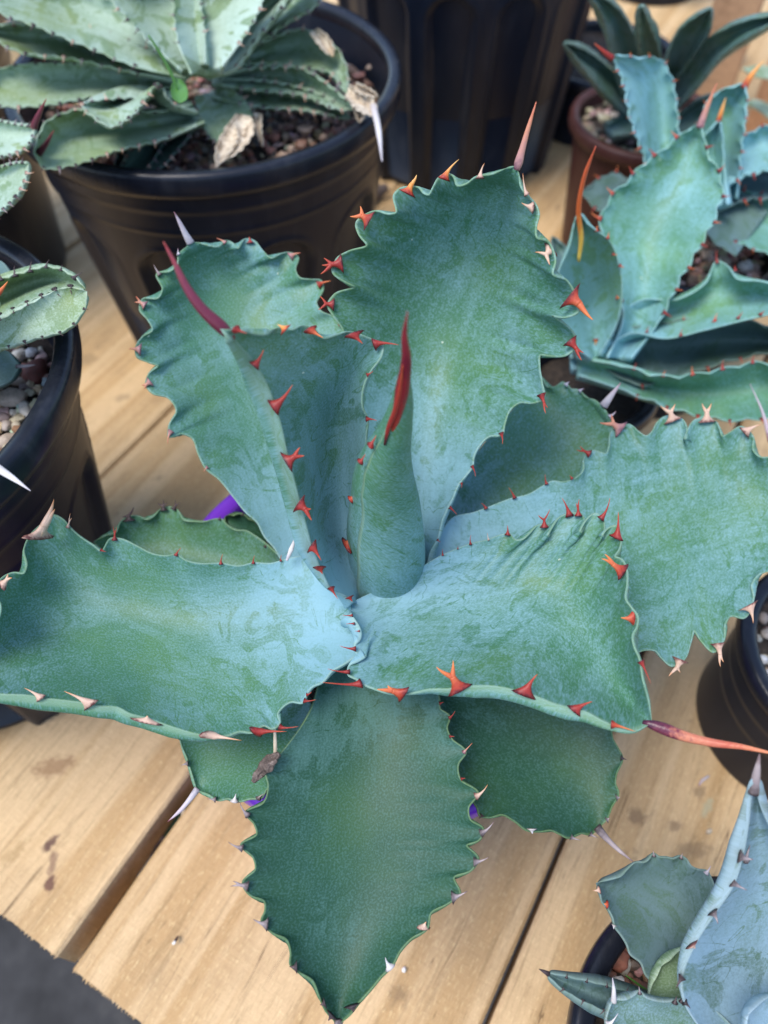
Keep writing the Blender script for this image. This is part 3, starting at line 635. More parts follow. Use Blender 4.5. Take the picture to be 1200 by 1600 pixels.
# --- front leaf
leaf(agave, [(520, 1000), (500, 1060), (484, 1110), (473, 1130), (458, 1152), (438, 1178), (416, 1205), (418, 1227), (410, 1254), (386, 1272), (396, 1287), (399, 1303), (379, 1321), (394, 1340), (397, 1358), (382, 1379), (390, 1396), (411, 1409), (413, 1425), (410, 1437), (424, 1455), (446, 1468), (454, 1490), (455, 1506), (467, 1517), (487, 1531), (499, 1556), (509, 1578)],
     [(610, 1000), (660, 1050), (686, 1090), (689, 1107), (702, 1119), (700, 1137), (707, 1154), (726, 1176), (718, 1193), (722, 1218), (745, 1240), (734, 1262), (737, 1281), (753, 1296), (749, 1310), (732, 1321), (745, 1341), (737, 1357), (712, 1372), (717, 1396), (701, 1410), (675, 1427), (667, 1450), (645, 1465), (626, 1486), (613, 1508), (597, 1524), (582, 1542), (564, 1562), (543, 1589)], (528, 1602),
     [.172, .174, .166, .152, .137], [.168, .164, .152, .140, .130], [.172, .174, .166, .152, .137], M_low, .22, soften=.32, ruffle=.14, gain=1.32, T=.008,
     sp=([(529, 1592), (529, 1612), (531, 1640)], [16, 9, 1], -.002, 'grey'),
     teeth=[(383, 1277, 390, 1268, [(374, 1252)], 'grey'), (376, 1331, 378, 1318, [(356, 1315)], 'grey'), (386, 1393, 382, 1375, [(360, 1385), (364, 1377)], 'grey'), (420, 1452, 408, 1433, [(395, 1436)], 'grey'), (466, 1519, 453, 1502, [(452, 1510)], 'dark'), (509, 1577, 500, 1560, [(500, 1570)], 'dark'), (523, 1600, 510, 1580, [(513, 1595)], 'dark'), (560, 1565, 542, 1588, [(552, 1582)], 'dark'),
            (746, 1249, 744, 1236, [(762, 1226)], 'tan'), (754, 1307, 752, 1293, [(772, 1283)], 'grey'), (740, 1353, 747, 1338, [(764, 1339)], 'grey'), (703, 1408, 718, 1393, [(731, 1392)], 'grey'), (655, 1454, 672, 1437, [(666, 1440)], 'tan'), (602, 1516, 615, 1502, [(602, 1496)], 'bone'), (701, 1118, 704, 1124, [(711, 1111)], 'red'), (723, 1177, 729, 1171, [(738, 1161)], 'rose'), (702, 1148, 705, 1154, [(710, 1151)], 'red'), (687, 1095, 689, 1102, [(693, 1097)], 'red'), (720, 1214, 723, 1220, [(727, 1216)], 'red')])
# --- right leaf
leaf(agave, [(640, 900), (672, 858), (693, 826), (707, 810), (741, 800), (760, 793), (800, 778), (827, 771), (848, 759), (864, 751), (877, 752), (896, 747), (912, 733), (914, 714), (925, 704), (948, 706), (953, 693), (955, 676), (970, 667), (985, 664), (997, 673), (1010, 679), (1019, 673), (1027, 660), (1037, 652), (1054, 651), (1066, 656), (1071, 667), (1070, 684), (1075, 672), (1087, 656), (1102, 654), (1118, 659), (1123, 669), (1128, 680), (1141, 675), (1157, 667), (1175, 682), (1176, 702), (1187, 713), (1205, 714), (1226, 716), (1245, 740)],
     [(660, 960), (760, 1020), (880, 1050), (960, 1040), (994, 1021), (1008, 1017), (1024, 1018), (1035, 1029), (1049, 1039), (1070, 1028), (1079, 1005), (1085, 988), (1097, 1003), (1115, 1017), (1130, 1001), (1132, 979), (1142, 964), (1162, 965), (1176, 937), (1174, 915), (1184, 900), (1202, 892), (1225, 886), (1250, 850)], (1285, 800),
     [.184, .184, .188, .194, .196], [.176, .170, .168, .172, .180], [.180, .174, .172, .174, .180], None, .42, soften=.30, T=.007, sig=.045, ruffle=.10,
     teeth=[(914, 713, 924, 703, [(901, 703), (906, 697)], 'red'), (953, 676, 982, 663, [(937, 660), (955, 647)], 'rose'), (1035, 652, 1066, 656, [(1032, 634), (1055, 631)], 'tan'), (1090, 653, 1119, 658, [(1097, 630), (1112, 630)], 'tan'), (1157, 667, 1176, 682, [(1190, 663)], 'tan'), (851, 757, 857, 754, [(852, 741)], 'red'), (800, 779, 807, 776, [(795, 762)], 'red'), (755, 795, 762, 792, [(752, 786)], 'red'), (890, 748, 896, 746, [(890, 743)], 'red'),
            (1049, 1041, 1073, 1029, [(1045, 1057), (1063, 1051)], 'tan'), (1114, 1018, 1131, 1001, [(1126, 1042), (1131, 1035)], 'tan'), (1162, 966, 1178, 935, [(1177, 974)], 'tan')])
# --- left back leaf
leaf(agave, [(500, 905), (441, 874), (429, 856), (415, 840), (400, 815), (385, 801), (367, 779), (340, 747), (322, 731), (311, 712), (296, 684), (281, 678), (268, 680), (266, 665), (273, 644), (260, 622), (240, 613), (231, 600), (233, 586), (243, 573), (230, 565), (217, 556), (216, 540), (223, 528), (235, 517), (230, 500), (221, 485), (224, 471), (246, 465), (252, 452), (247, 430), (266, 424), (277, 412), (279, 397), (290, 387)],
     [(540, 880), (548, 760), (545, 640), (537, 545), (535, 515), (523, 497), (504, 485), (497, 472), (503, 452), (499, 440), (488, 438), (470, 432), (463, 420), (464, 404), (452, 397), (440, 398), (426, 402), (411, 391), (397, 378), (384, 376), (378, 382), (373, 387), (364, 380), (355, 377), (343, 385), (327, 384), (312, 380)], (297, 377),
     [.164, .182, .203, .222, .240], [.162, .174, .192, .214, .240], [.166, .192, .212, .228, .240], None, .38, soften=.32, T=.007, sig=.045, ruffle=.3, gain=1.38,
     sp=([(298, 380), (289, 364), (281, 348), (272, 331)], [13, 9, 6, 1], -.010, 'pale'),
     teeth=[(271, 680, 263, 671, [(262, 694)], 'rose'), (234, 608, 230, 589, [(221, 602), (225, 608)], 'rose'), (215, 557, 217, 535, [(201, 545)], 'rose'), (221, 484, 227, 467, [(210, 472), (212, 463)], 'rose'), (245, 431, 253, 426, [(240, 413)], 'grey'), (278, 400, 280, 392, [(278, 388)], 'pale'), (326, 733, 321, 728, [(318, 738)], 'rose'), (503, 451, 496, 438, [(517, 439)], 'orange'), (464, 404, 449, 396, [(470, 395)], 'rose'), (398, 378, 383, 376, [(389, 370)], 'red'), (355, 378, 345, 380, [(338, 372)], 'rose'), (533, 513, 531, 503, [(534, 505)], 'red')])
# --- upright back leaf
leaf(agave, [(635, 900), (585, 770), (552, 640), (538, 550), (535, 515), (522, 492), (516, 478), (524, 462), (549, 447), (537, 438), (524, 425), (530, 405), (545, 394), (570, 381), (562, 366), (560, 350), (573, 338), (588, 332), (604, 334), (616, 331), (618, 305), (626, 298), (640, 295), (653, 295), (660, 301), (668, 303), (677, 292), (687, 279), (697, 275), (706, 277), (714, 289), (728, 287), (743, 278), (756, 275), (768, 273), (785, 266), (798, 260)],
     [(665, 895), (673, 861), (683, 842), (691, 813), (699, 795), (707, 779), (717, 757), (729, 741), (738, 728), (740, 717), (749, 699), (768, 681), (783, 678), (788, 664), (800, 640), (816, 629), (832, 628), (846, 620), (846, 598), (845, 573), (848, 557), (862, 556), (880, 554), (893, 543), (894, 523), (882, 508), (868, 495), (885, 494), (900, 485), (896, 461), (884, 440), (866, 429), (867, 408), (863, 393), (855, 379), (841, 372), (838, 355), (840, 334), (834, 319), (824, 308), (814, 292), (810, 270)], (806, 259),
     [.184, .212, .252, .282, .304], [.180, .192, .222, .258, .300], [.186, .208, .246, .282, .304], None, .40, soften=.30, T=.007, sig=.045, ruffle=.4, gain=1.32,
     sp=([(807, 266), (813, 244), (824, 205), (838, 159)], [9, 14, 12, 10, 9, 8, 7, 6, 4, 3, 1], -.010, 'rose'),
     teeth=[(515, 486, 520, 465, [(497, 484), (500, 463)], 'red'), (523, 426, 537, 398, [(501, 428), (506, 403), (503, 414)], 'red'), (559, 354, 588, 331, [(547, 338), (563, 322)], 'orange'), (624, 302, 653, 294, [(651, 273), (645, 281)], 'amber'), (686, 279, 707, 275, [(717, 249)], 'amber'), (744, 278, 758, 274, [(757, 255)], 'tan'), (822, 308, 824, 297, [(817, 271)], 'tan'), (832, 333, 825, 311, [(815, 317)], 'tan'), (864, 407, 851, 380, [(836, 394), (859, 414)], 'tan'), (903, 489, 885, 443, [(927, 500), (909, 471)], 'orange'), (891, 549, 896, 523, [(909, 563), (912, 551)], 'red'),
            (843, 626, 850, 612, [(853, 646), (856, 637)], 'red'), (779, 680, 787, 676, [(785, 694)], 'red'), (735, 731, 740, 727, [(743, 745)], 'red'), (719, 757, 723, 754, [(721, 762)], 'red'), (701, 796, 706, 791, [(714, 804)], 'red'), (682, 845, 686, 842, [(688, 847)], 'red')])
# --- left leaf
leaf(agave, [(556, 948), (520, 905), (473, 869), (453, 872), (420, 880), (397, 879), (373, 884), (345, 880), (310, 880), (287, 874), (275, 866), (262, 868), (233, 863), (213, 853), (187, 842), (172, 842), (167, 849), (160, 860), (143, 850), (123, 837), (108, 824), (97, 812), (84, 806), (67, 818), (50, 834), (39, 858), (42, 884), (37, 895), (21, 895), (5, 903), (-6, 925), (2, 945), (-4, 970), (-40, 985)],
     [(566, 1010), (555, 1024), (536, 1038), (520, 1047), (503, 1066), (487, 1074), (478, 1087), (473, 1097), (455, 1097), (441, 1106), (433, 1118), (436, 1130), (425, 1138), (413, 1134), (396, 1144), (375, 1143), (355, 1149), (333, 1150), (305, 1146), (277, 1138), (256, 1131), (230, 1122), (204, 1115), (186, 1106), (157, 1103), (137, 1099), (117, 1096), (90, 1093), (71, 1091), (50, 1087), (0, 1084), (-50, 1078)], (-110, 1045),
     [.188, .186, .192, .202, .206], [.183, .170, .168, .178, .194], [.190, .184, .188, .196, .200], None, .30, soften=.26, T=.007, sig=.04, bulge=(1, .0032, .30),
     teeth=[(174, 842, 184, 842, [(177, 823), (182, 824)], 'red'), (272, 866, 279, 868, [(283, 856)], 'red'), (342, 881, 349, 880, [(348, 866)], 'red'), (393, 880, 399, 879, [(398, 868)], 'red'), (437, 877, 441, 875, [(440, 867)], 'red'), (103, 821, 109, 825, [(110, 802), (112, 809)], 'tan'), (42, 862, 82, 808, [(84, 780), (86, 795), (62, 843)], 'tan'), (0, 922, 13, 899, [(19, 903), (12, 897)], 'tan'), (157, 862, 161, 857, [(166, 862)], 'red'),
            (473, 1097, 481, 1092, [(494, 1093)], 'red'), (434, 1138, 444, 1133, [(466, 1135)], 'red'), (385, 1142, 424, 1145, [(448, 1143)], 'red'), (305, 1145, 354, 1152, [(378, 1157)], 'tan'), (203, 1115, 256, 1130, [(230, 1118)], 'tan'), (118, 1096, 156, 1103, [(100, 1080)], 'tan'), (50, 1087, 71, 1091, [(38, 1075)], 'tan'), (479, 1088, 482, 1082, [(487, 1081)], 'red')])
# --- right front leaf
leaf(agave, [(548, 942), (572, 930), (597, 920), (630, 907), (663, 884), (690, 868), (720, 855), (740, 848), (763, 843), (786, 835), (797, 834), (803, 841), (817, 842), (830, 832), (843, 820), (856, 820), (859, 828), (857, 835), (865, 823), (878, 807), (893, 802), (908, 804), (913, 815), (908, 829), (917, 814), (931, 803), (941, 811), (944, 825), (942, 836), (950, 827), (962, 822), (969, 836), (967, 857), (961, 869), (971, 874), (978, 889), (979, 910), (978, 937), (985, 948), (995, 963), (993, 980), (988, 990), (990, 1010), (997, 1027), (1003, 1060), (1013, 1098)],
     [(549, 958), (555, 968), (561, 978), (565, 992), (563, 1001), (556, 1009), (557, 1019), (571, 1026), (560, 1035), (546, 1043), (545, 1053), (557, 1061), (568, 1069), (582, 1075), (608, 1083), (640, 1083), (670, 1077), (700, 1076), (735, 1072), (770, 1072), (803, 1078), (842, 1090), (865, 1099), (887, 1105), (917, 1113), (940, 1125), (960, 1134), (987, 1141)], (1019, 1130),
     [.188, .194, .206, .222, .214], [.190, .184, .184, .190, .202], [.196, .200, .206, .208, .208], None, .44, soften=.30, T=.007, sig=.04, ruffle=.42, bulge=(1, .0031, .35),
     sp=([(1004, 1128), (1030, 1136), (1065, 1149), (1110, 1160), (1160, 1167), (1215, 1179)], [6, 17, 20, 18, 16, 14, 13, 11, 9, 7, 5, 2], -.012, 'flame'),
     teeth=[(788, 834, 798, 834, [(793, 821)], 'red'), (843, 820, 858, 822, [(859, 796), (841, 805)], 'red'), (882, 806, 896, 802, [(878, 778)], 'red'), (897, 802, 910, 805, [(905, 780), (901, 786)], 'red'), (935, 804, 943, 814, [(953, 778)], 'red'), (960, 823, 966, 848, [(966, 800)], 'red'), (971, 907, 969, 875, [(940, 873), (945, 866)], 'orange'), (988, 982, 984, 949, [(970, 965)], 'orange'), (1000, 1029, 1005, 1043, [(1017, 1068)], 'red'), (733, 851, 738, 849, [(736, 836)], 'red'), (690, 868, 694, 866, [(692, 858)], 'red'), (714, 858, 717, 857, [(716, 853)], 'red'), (762, 844, 765, 843, [(762, 833)], 'tan'),
            (550, 959, 550, 964, [(535, 961)], 'red'), (553, 972, 553, 977, [(541, 975)], 'red'), (561, 984, 561, 988, [(555, 986)], 'red'), (563, 992, 563, 995, [(556, 993)], 'red'), (554, 1009, 554, 1018, [(531, 1009)], 'red'), (545, 1045, 545, 1054, [(512, 1045)], 'red'), (569, 1070, 552, 1065, [(504, 1066)], 'red'), (646, 1085, 606, 1082, [(589, 1077), (606, 1071)], 'orange'), (695, 1077, 738, 1071, [(682, 1042), (708, 1032)], 'orange'), (801, 1075, 842, 1088, [(840, 1053)], 'red'), (887, 1105, 917, 1112, [(926, 1096)], 'red'), (950, 1129, 968, 1137, [(993, 1143)], 'orange')])
# --- inner channelled leaf
leaf(agave, [(553, 940), (541, 931), (520, 921), (504, 893), (490, 858), (471, 790), (452, 719), (430, 632), (399, 568), (380, 545), (362, 526)],
     [(566, 938), (562, 860), (562, 765), (571, 702), (572, 677), (574, 655), (566, 636), (565, 620), (570, 596), (580, 577), (596, 553), (597, 540), (588, 534), (573, 527), (546, 519), (527, 524), (506, 529), (492, 515), (473, 509), (458, 516), (445, 512), (430, 514), (420, 523), (400, 524), (380, 519), (362, 515)], (344, 514),
     [.194, .226, .255, .278, .304], [.187, .203, .236, .277, .304], [.180, .218, .262, .280, .304], None, .52, soften=.25, T=.005, sig=.035, bulge=(-1, .0042, .05),
     sp=([(366, 530), (347, 512), (315, 482), (291, 448), (273, 411), (255, 377)], [8, 19, 21, 19, 17, 16, 14, 12, 10, 7, 5, 1], -.014, 'maroon'),
     teeth=[(406, 576, 392, 561, [(412, 546)], 'red'), (437, 646, 423, 619, [(457, 601)], 'red'), (458, 737, 446, 701, [(476, 712), (469, 699)], 'red'), (477, 808, 465, 773, [(486, 795), (487, 813)], 'red'), (495, 873, 485, 843, [(502, 876)], 'red'), (511, 908, 492, 874, [(504, 897)], 'red'), (524, 927, 514, 915, [(528, 936)], 'red'), (541, 931, 555, 940, [(551, 940)], 'red'), (598, 544, 579, 533, [(623, 539)], 'red'), (574, 532, 540, 519, [(567, 537)], 'red'), (503, 523, 476, 512, [(505, 528)], 'orange'), (455, 513, 429, 513, [(433, 507)], 'amber'), (383, 519, 362, 513, [(386, 521)], 'red'), (574, 650, 574, 660, [(589, 657)], 'red'), (572, 588, 578, 582, [(583, 580)], 'red')])
# --- central rolled bud
def bud():
    ys = np.array([958, 930, 893, 860, 827, 787, 750, 723, 700, 680, 655, 632, 612, 595])
    xl = np.array([548, 541, 539, 538, 537, 543, 547, 557, 572, 586, 600, 610, 616, 621]); xr = np.array([663, 666, 665, 665, 663, 657, 648, 644, 642, 643, 644, 645, 643, 640])
    zz = np.array([.150, .163, .180, .195, .209, .226, .241, .252, .261, .268, .276, .283, .289, .294])
    n = 70; par = np.linspace(0, 1, len(ys)); pp = np.linspace(0, 1, n)
    sm = lambda a: smooth(np.interp(pp, par, a)[:, None], .014)[:, 0]
    ys, xl, xr, zz = sm(ys), sm(xl), sm(xr), sm(zz)
    path = at((xl+xr)/2, ys, zz); D = rng_depth(path); rad = (xr-xl)/2*D/F
    T_ = np.gradient(path, axis=0); T_ /= np.linalg.norm(T_, axis=1)[:, None]
    A = np.cross(T_, CAMV-path); A /= np.linalg.norm(A, axis=1)[:, None]; Bv = np.cross(A, T_)
    nsg = 56; V, lc, lp = [], [], []
    for i in range(n):
        for j in range(nsg+7):                      # the sheet overlaps itself: a rolled leaf with a seam
            f = j/nsg; th = R(98) + 2*math.pi*f - .25*pp[i]
            k = .88 + .115*f + .01*mnoise.noise(Vector((math.cos(th)*1.2, math.sin(th)*1.2, pp[i]*7)))
            V.append(path[i] + rad[i]*k*(math.cos(th)*A[i] + math.sin(th)*Bv[i])*(1 if j < nsg+6 else .97))
            lc.append((pp[i]*.12, f*rad[i]*5, 3.3)); lp.append((.08+pp[i]*.45, .01 if j < nsg+5 else 0., .16))
    w = nsg+7; Fc = [[i*w+j, i*w+j+1, (i+1)*w+j+1, (i+1)*w+j] for i in range(n-1) for j in range(w-1)]
    q = np.array(V)[Fc[30*(w-1)+14]]
    o = mesh_obj('leaf_bud', V, Fc, M_main, agave, {'lc': np.array(lc), 'lp': np.array(lp)}); o['label'] = 'central leaves still rolled into a pointed bud'
    mod = o.modifiers.new('thickness', 'SOLIDIFY'); mod.thickness = .0008; mod.offset = 0
    iA, iB = int(np.argmin(np.abs(ys-690))), int(np.argmin(np.abs(ys-612)))
    DA, DB = float(D[iA]-rad[iA]*1.02), float(D[iB]-rad[iB]*.9)   # the spine lies on the bud and carries on beyond its tip
    dd = (DB-DA)/.38
    spine(o, [(607, 694), (619, 655), (630, 600), (635, 560), (632, 525), (637, 486)], [5, 15, 23, 18, 10, 1], DA, dd, HM['crimson'], flat=.8)
    spine(o, [(601, 695), (606, 672), (618, 640), (626, 600), (629, 570)], [4, 8, 9, 6, 1], DA-.0012, dd*.62, HM['red'])
    for x0, y0, x1, y1, tp in [(577, 702, 584, 684, (588, 680)), (562, 726, 567, 712, (571, 709)), (548, 786, 551, 770, (556, 768)), (541, 870, 545, 826, (546, 838)), (548, 830, 554, 834, (566, 828)), (569, 885, 576, 880, (574, 876))]:
        i = int(np.argmin(np.abs(ys-(y0+y1)/2))); Dd = D[i]-rad[i]*(.98 if x0 > 560 else .35)
        horn_tooth(o, at_depth(x0, y0, Dd), at_depth(x1, y1, Dd), [at_depth(*tp, Dd-.001)], HM['orange' if x0 == 548 or x0 == 541 else 'red'])
bud()
# stem that carries the rosette
V, Fc, u = tube(np.array([[-.006, .160, .118], [-.006, .158, .15], [-.004, .155, .178]]), [.016, .017, .012], 16)
mesh_obj('stem', V, Fc, M_soil, agave)

# ------------------------------------------------------------------ pale agave in the large back pot
pale = thing('agave_plant', 'pale grey green agave with dry cream leaf tips, in the large fluted pot', 'agave', (-.1205, .5455, .174), AG)
PT = (7, 4, 6, 'dark,grey')
def pl(L, Rr, tip, zL, zM, zR, wax=.5, auto=(10, 3.5, 8, 'dark,grey,tan'), sp=None, mat=None, **k):
    return leaf(pale, L, Rr, tip, zL, zM, zR, mat or M_pale, wax, auto=auto, ns=70, T=.006, sp=sp, **k)
pl([(270, 170), (225, 190), (190, 225)], [(300, 180), (270, 200), (225, 265)], (178, 280), [.197, .196, .192], [.19, .187, .186], [.197, .194, .190], .15, mat=M_bluedark)
pl([(290, 170), (245, 195), (205, 235)], [(315, 185), (280, 230), (250, 262)], (188, 268), [.199, .197, .195], [.193, .189, .19], [.199, .196, .193], .15, mat=M_bluedark)
pl([(305, 150), (310, 180), (330, 215)], [(350, 135), (378, 150), (395, 190)], (362, 228), [.202, .198, .196], [.196, .196, .196], [.202, .200, .197], .35)
pl([(330, 150), (400, 165), (480, 172)], [(350, 125), (430, 130), (520, 160)], (548, 186), [.200, .200, .200], [.196, .194, .197], [.204, .204, .202], .35)
pl([(330, 130), (400, 140), (480, 150), (520, 168)], [(340, 110), (400, 102), (470, 108), (520, 140)], (556, 172), [.206, .208, .208], [.200, .198, .202], [.210, .212, .209], .45)
pl([(345, 115), (400, 105), (470, 105), (520, 115)], [(360, 95), (410, 68), (480, 48), (520, 70), (540, 105)], (542, 148), [.212, .212, .214], [.204, .203, .210], [.216, .218, .216], .42)
pl([(320, 120), (360, 110), (400, 60), (440, 10)], [(340, 90), (370, 40), (420, -10), (470, -50)], (500, -60), [.220, .240, .262], [.212, .228, .255], [.22, .240, .262], .6)
pl([(345, 105), (390, 75), (440, 40), (500, 0)], [(330, 80), (380, 30), (430, -30)], (520, -60), [.212, .228, .25], [.206, .220, .25], [.214, .232, .25], .5)
pl([(290, 130), (240, 140), (150, 150), (60, 165), (0, 165)], [(280, 115), (200, 108), (100, 100), (0, 108)], (-60, 140), [.212, .218, .224], [.206, .212, .222], [.214, .222, .228], .35)
pl([(285, 125), (210, 112), (110, 90), (30, 80)], [(290, 110), (240, 80), (150, 50), (60, 40)], (-40, 42), [.222, .232, .246], [.214, .224, .242], [.224, .236, .248], .45)
pl([(290, 120), (220, 105), (130, 70), (50, 38), (0, 20)], [(300, 95), (265, 55), (190, 10), (120, -20)], (-60, -40), [.232, .246, .27], [.222, .238, .265], [.232, .248, .27], .5)
pl([(285, 110), (240, 70), (200, 30), (165, -20)], [(320, 100), (318, 40), (300, -30)], (200, -80), [.238, .252, .275], [.228, .244, .27], [.238, .254, .275], .55)
pl([(300, 115), (280, 70), (272, 10), (275, -30)], [(345, 105), (385, 50), (412, -10)], (360, -90), [.240, .256, .28], [.228, .246, .274], [.240, .256, .28], .75)
pl([(300, 165), (250, 175), (190, 175), (110, 175), (75, 190)], [(320, 190), (260, 215), (180, 235), (110, 258), (70, 262)], (52, 240), [.212, .222, .232], [.200, .206, .220], [.210, .220, .232], .30, sp=([(60, 240), (72, 225), (84, 204)], [12, 7, 1], -.02, 'maroon'))
pl([(285, 150), (240, 155), (180, 155), (130, 165)], [(310, 175), (270, 160), (245, 130), (230, 150), (200, 185)], (172, 200), [.214, .228, .236], [.204, .214, .232], [.214, .240, .236], .55)
pl([(-60, 170), (0, 190), (30, 196)], [(-60, 260), (0, 245), (40, 230)], (55, 200), [.235, .24, .244], [.228, .232, .242], [.235, .24, .244], .55, sp=([(52, 200), (58, 185), (72, 155)], [11, 7, 1], -.02, 'maroon'))
pl([(-60, 270), (0, 262), (30, 255)], [(-60, 360), (0, 330), (35, 290)], (45, 256), [.24, .245, .248], [.235, .238, .246], [.24, .245, .248], .5)
def crumple(parent, pts, widths, z, mat, seed, name='dry_tip', zr=.006):
    n = 40; c = spline(pts, n); w = np.interp(np.linspace(0, 1, n), np.linspace(0, 1, len(widths)), widths)
    zz = np.interp(np.linspace(0, 1, n), np.linspace(0, 1, len(np.atleast_1d(z))), np.atleast_1d(z))
    path = at(c[:, 0], c[:, 1], zz); rad = w*rng_depth(path)/F/2
    V, Fc, u = tube(path, np.maximum(rad, .0003), 26, .55, CAMV-path[0])
    ctr = np.repeat(path, 26, 0)
    th_ = np.tile(np.linspace(0, 2*np.pi, 26, endpoint=False), n)
    rg = np.array([mnoise.noise(Vector((math.cos(a)*3.2, math.sin(a)*3.2, q*3.5+seed))) for a, q in zip(th_, u)])
    d = .75*rg + np.array([.35*mnoise.noise(Vector(p*170)+Vector((seed, 0, 0))) + .35*mnoise.noise(Vector(p*420)+Vector((0, seed, 0))) for p in V])
    return mesh_obj(name, ctr + (V-ctr)*(1+d)[:, None], Fc, mat, parent, {'u': u})
def dry(L_, R_, tp, z, n=5, amp=3):
    leaf(pale, L_, R_, tp, [q+.003 for q in z], z, [q+.004 for q in z], M_dry, .2, auto=(n, amp, 0, 'bone'), ns=50, T=.0012, e=.0004, name='dry_tip')
dry([(370, 178), (350, 205), (338, 232)], [(392, 182), (378, 215), (352, 246)], (338, 262), [.206, .203, .199])
dry([(366, 190), (372, 212), (360, 240)], [(393, 184), (396, 202), (378, 232)], (352, 250), [.209, .207, .202])
dry([(398, 176), (400, 200)], [(409, 178), (408, 205)], (411, 230), [.199, .192], 4, 2)
dry([(484, 52), (496, 66), (508, 80)], [(496, 44), (512, 58), (520, 74)], (521, 88), [.222, .220, .214], 4, 3)
dry([(540, 150), (556, 168), (572, 178)], [(545, 132), (566, 146), (584, 160)], (590, 178), [.214, .213, .210], 5, 4)
dry([(548, 158), (556, 176)], [(562, 152), (572, 170)], (562, 192), [.212, .206], 4, 3)
dry([(552, 140), (572, 148)], [(556, 130), (578, 140)], (592, 152), [.217, .214], 4, 3)
spine(pale, [(583, 165), (590, 195), (597, 252)], [11, 9, 2], float(rng_depth(at(583, 165, .214))), -.035, HM['bone'])

# ------------------------------------------------------------------ agave in the pebble pot (left edge)
left = thing('agave_plant', 'small green agave with dark toothed margins, in the pebble pot at the left edge', 'agave', (-.2495, .2345, .183), AG)
leaf(left, [(-90, 480), (-40, 455), (0, 438), (40, 426), (75, 418), (110, 430)], [(-90, 540), (-40, 515), (0, 492), (50, 468), (95, 450), (122, 448)], (134, 452), [.235, .245, .252], [.222, .228, .244], [.236, .246, .252], M_pale, .15, auto=(9, 3, 11, 'dark'), ns=80)
leaf(left, [(-90, 548), (-20, 512), (50, 474), (105, 450)], [(-90, 590), (-20, 552), (50, 530), (110, 510), (132, 480)], (136, 455), [.237, .247, .253], [.230, .239, .250], [.228, .236, .25], M_pale, .45, auto=(9, 2, 7, 'dark'), ns=80)
leaf(left, [(-90, 560), (-30, 550), (10, 548)], [(-90, 640), (-20, 610), (20, 590)], (31, 572), [.200, .205, .206], [.196, .2, .205], [.200, .205, .206], M_bluedark, .4, auto=(5, 1, 0, 'dark'), ns=50, sp=([(26, 573), (40, 572), (56, 570)], [8, 5, 1], -.004, 'grey'))
leaf(left, [(-90, 425), (-30, 405), (0, 408)], [(-90, 460), (-30, 445), (0, 440)], (18, 430), [.23, .235, .236], [.226, .23, .236], [.23, .235, .236], M_bluedark, .4, auto=(5, 1, 0, 'dark'), ns=50)
leaf(left, [(-120, 640), (-70, 670), (-30, 705)], [(-120, 700), (-70, 720), (-30, 735)], (-4, 728), [.24, .25, .25], [.236, .246, .25], [.24, .25, .25], M_pale, .4, ns=50, sp=([(-8, 729), (20, 747), (48, 767)], [15, 9, 1], -.006, 'bone'))
leaf(left, [(-110, 470), (-60, 466), (-25, 470)], [(-110, 510), (-60, 500), (-25, 484)], (-6, 470), [.25, .262, .27], [.246, .258, .27], [.25, .262, .27], M_pale, .4, ns=50, sp=([(-8, 466), (3, 452), (12, 440)], [9, 6, 1], -.004, 'orange'))

# ------------------------------------------------------------------ blue agave (lower right corner)
blue = thing('agave_plant', 'powdery blue agave in the lower right corner with a tall folded leaf', 'agave', (.1397, -.0074, .085), AG)
leaf(blue, [(1110, 1600), (1045, 1562), (1017, 1532), (1010, 1524), (1002, 1505), (985, 1490), (980, 1476), (971, 1461), (962, 1449), (958, 1434), (950, 1419), (941, 1408), (939, 1397)], [(1140, 1560), (1122, 1460), (1120, 1400), (1112, 1374), (1104, 1361), (1092, 1359), (1080, 1353), (1072, 1342), (1064, 1338), (1053, 1342), (1043, 1340), (1030, 1339), (1022, 1334), (1016, 1342), (1010, 1347), (994, 1348), (982, 1358), (970, 1370), (958, 1374)], (931, 1380), [.112, .118, .124, .130], [.106, .108, .116, .126], [.112, .122, .130, .130], M_bluedark, .62, ns=110, soften=.3, sig=.06,
     teeth=[(1018, 1337, 1025, 1336, [(1020, 1328)], 'grey'), (1061, 1340, 1068, 1340, [(1067, 1333)], 'grey'), (1100, 1361, 1108, 1366, [(1111, 1352)], 'pale'), (930, 1385, 938, 1396, [(926, 1391)], 'tan'), (942, 1407, 950, 1418, [(944, 1412)], 'orange'), (956, 1444, 963, 1451, [(959, 1452)], 'bone')])
leaf(blue, [(1130, 1610), (1075, 1590), (1030, 1572), (1016, 1560), (1019, 1540), (1026, 1528)], [(1150, 1570), (1120, 1530), (1090, 1490), (1071, 1481), (1058, 1489), (1048, 1500)], (1034, 1509), [.114, .119, .124], [.112, .116, .122], [.118, .124, .125], M_pale, .15, ns=60, soften=.3, teeth=[(1019, 1566, 1026, 1571, [(1022, 1572)], 'dark')])
leaf(blue, [(1100, 1660), (1000, 1600), (925, 1570), (880, 1545)], [(1100, 1590), (1010, 1560), (955, 1543), (900, 1530)], (852, 1520), [.112, .112, .116, .118], [.104, .104, .110, .116], [.114, .116, .118, .118], M_bluedark, .45, auto=(7, 1.5, 7, 'dark'), ns=80, sp=([(857, 1522), (850, 1518), (842, 1514)], [8, 5, 1], -.002, 'dark'))
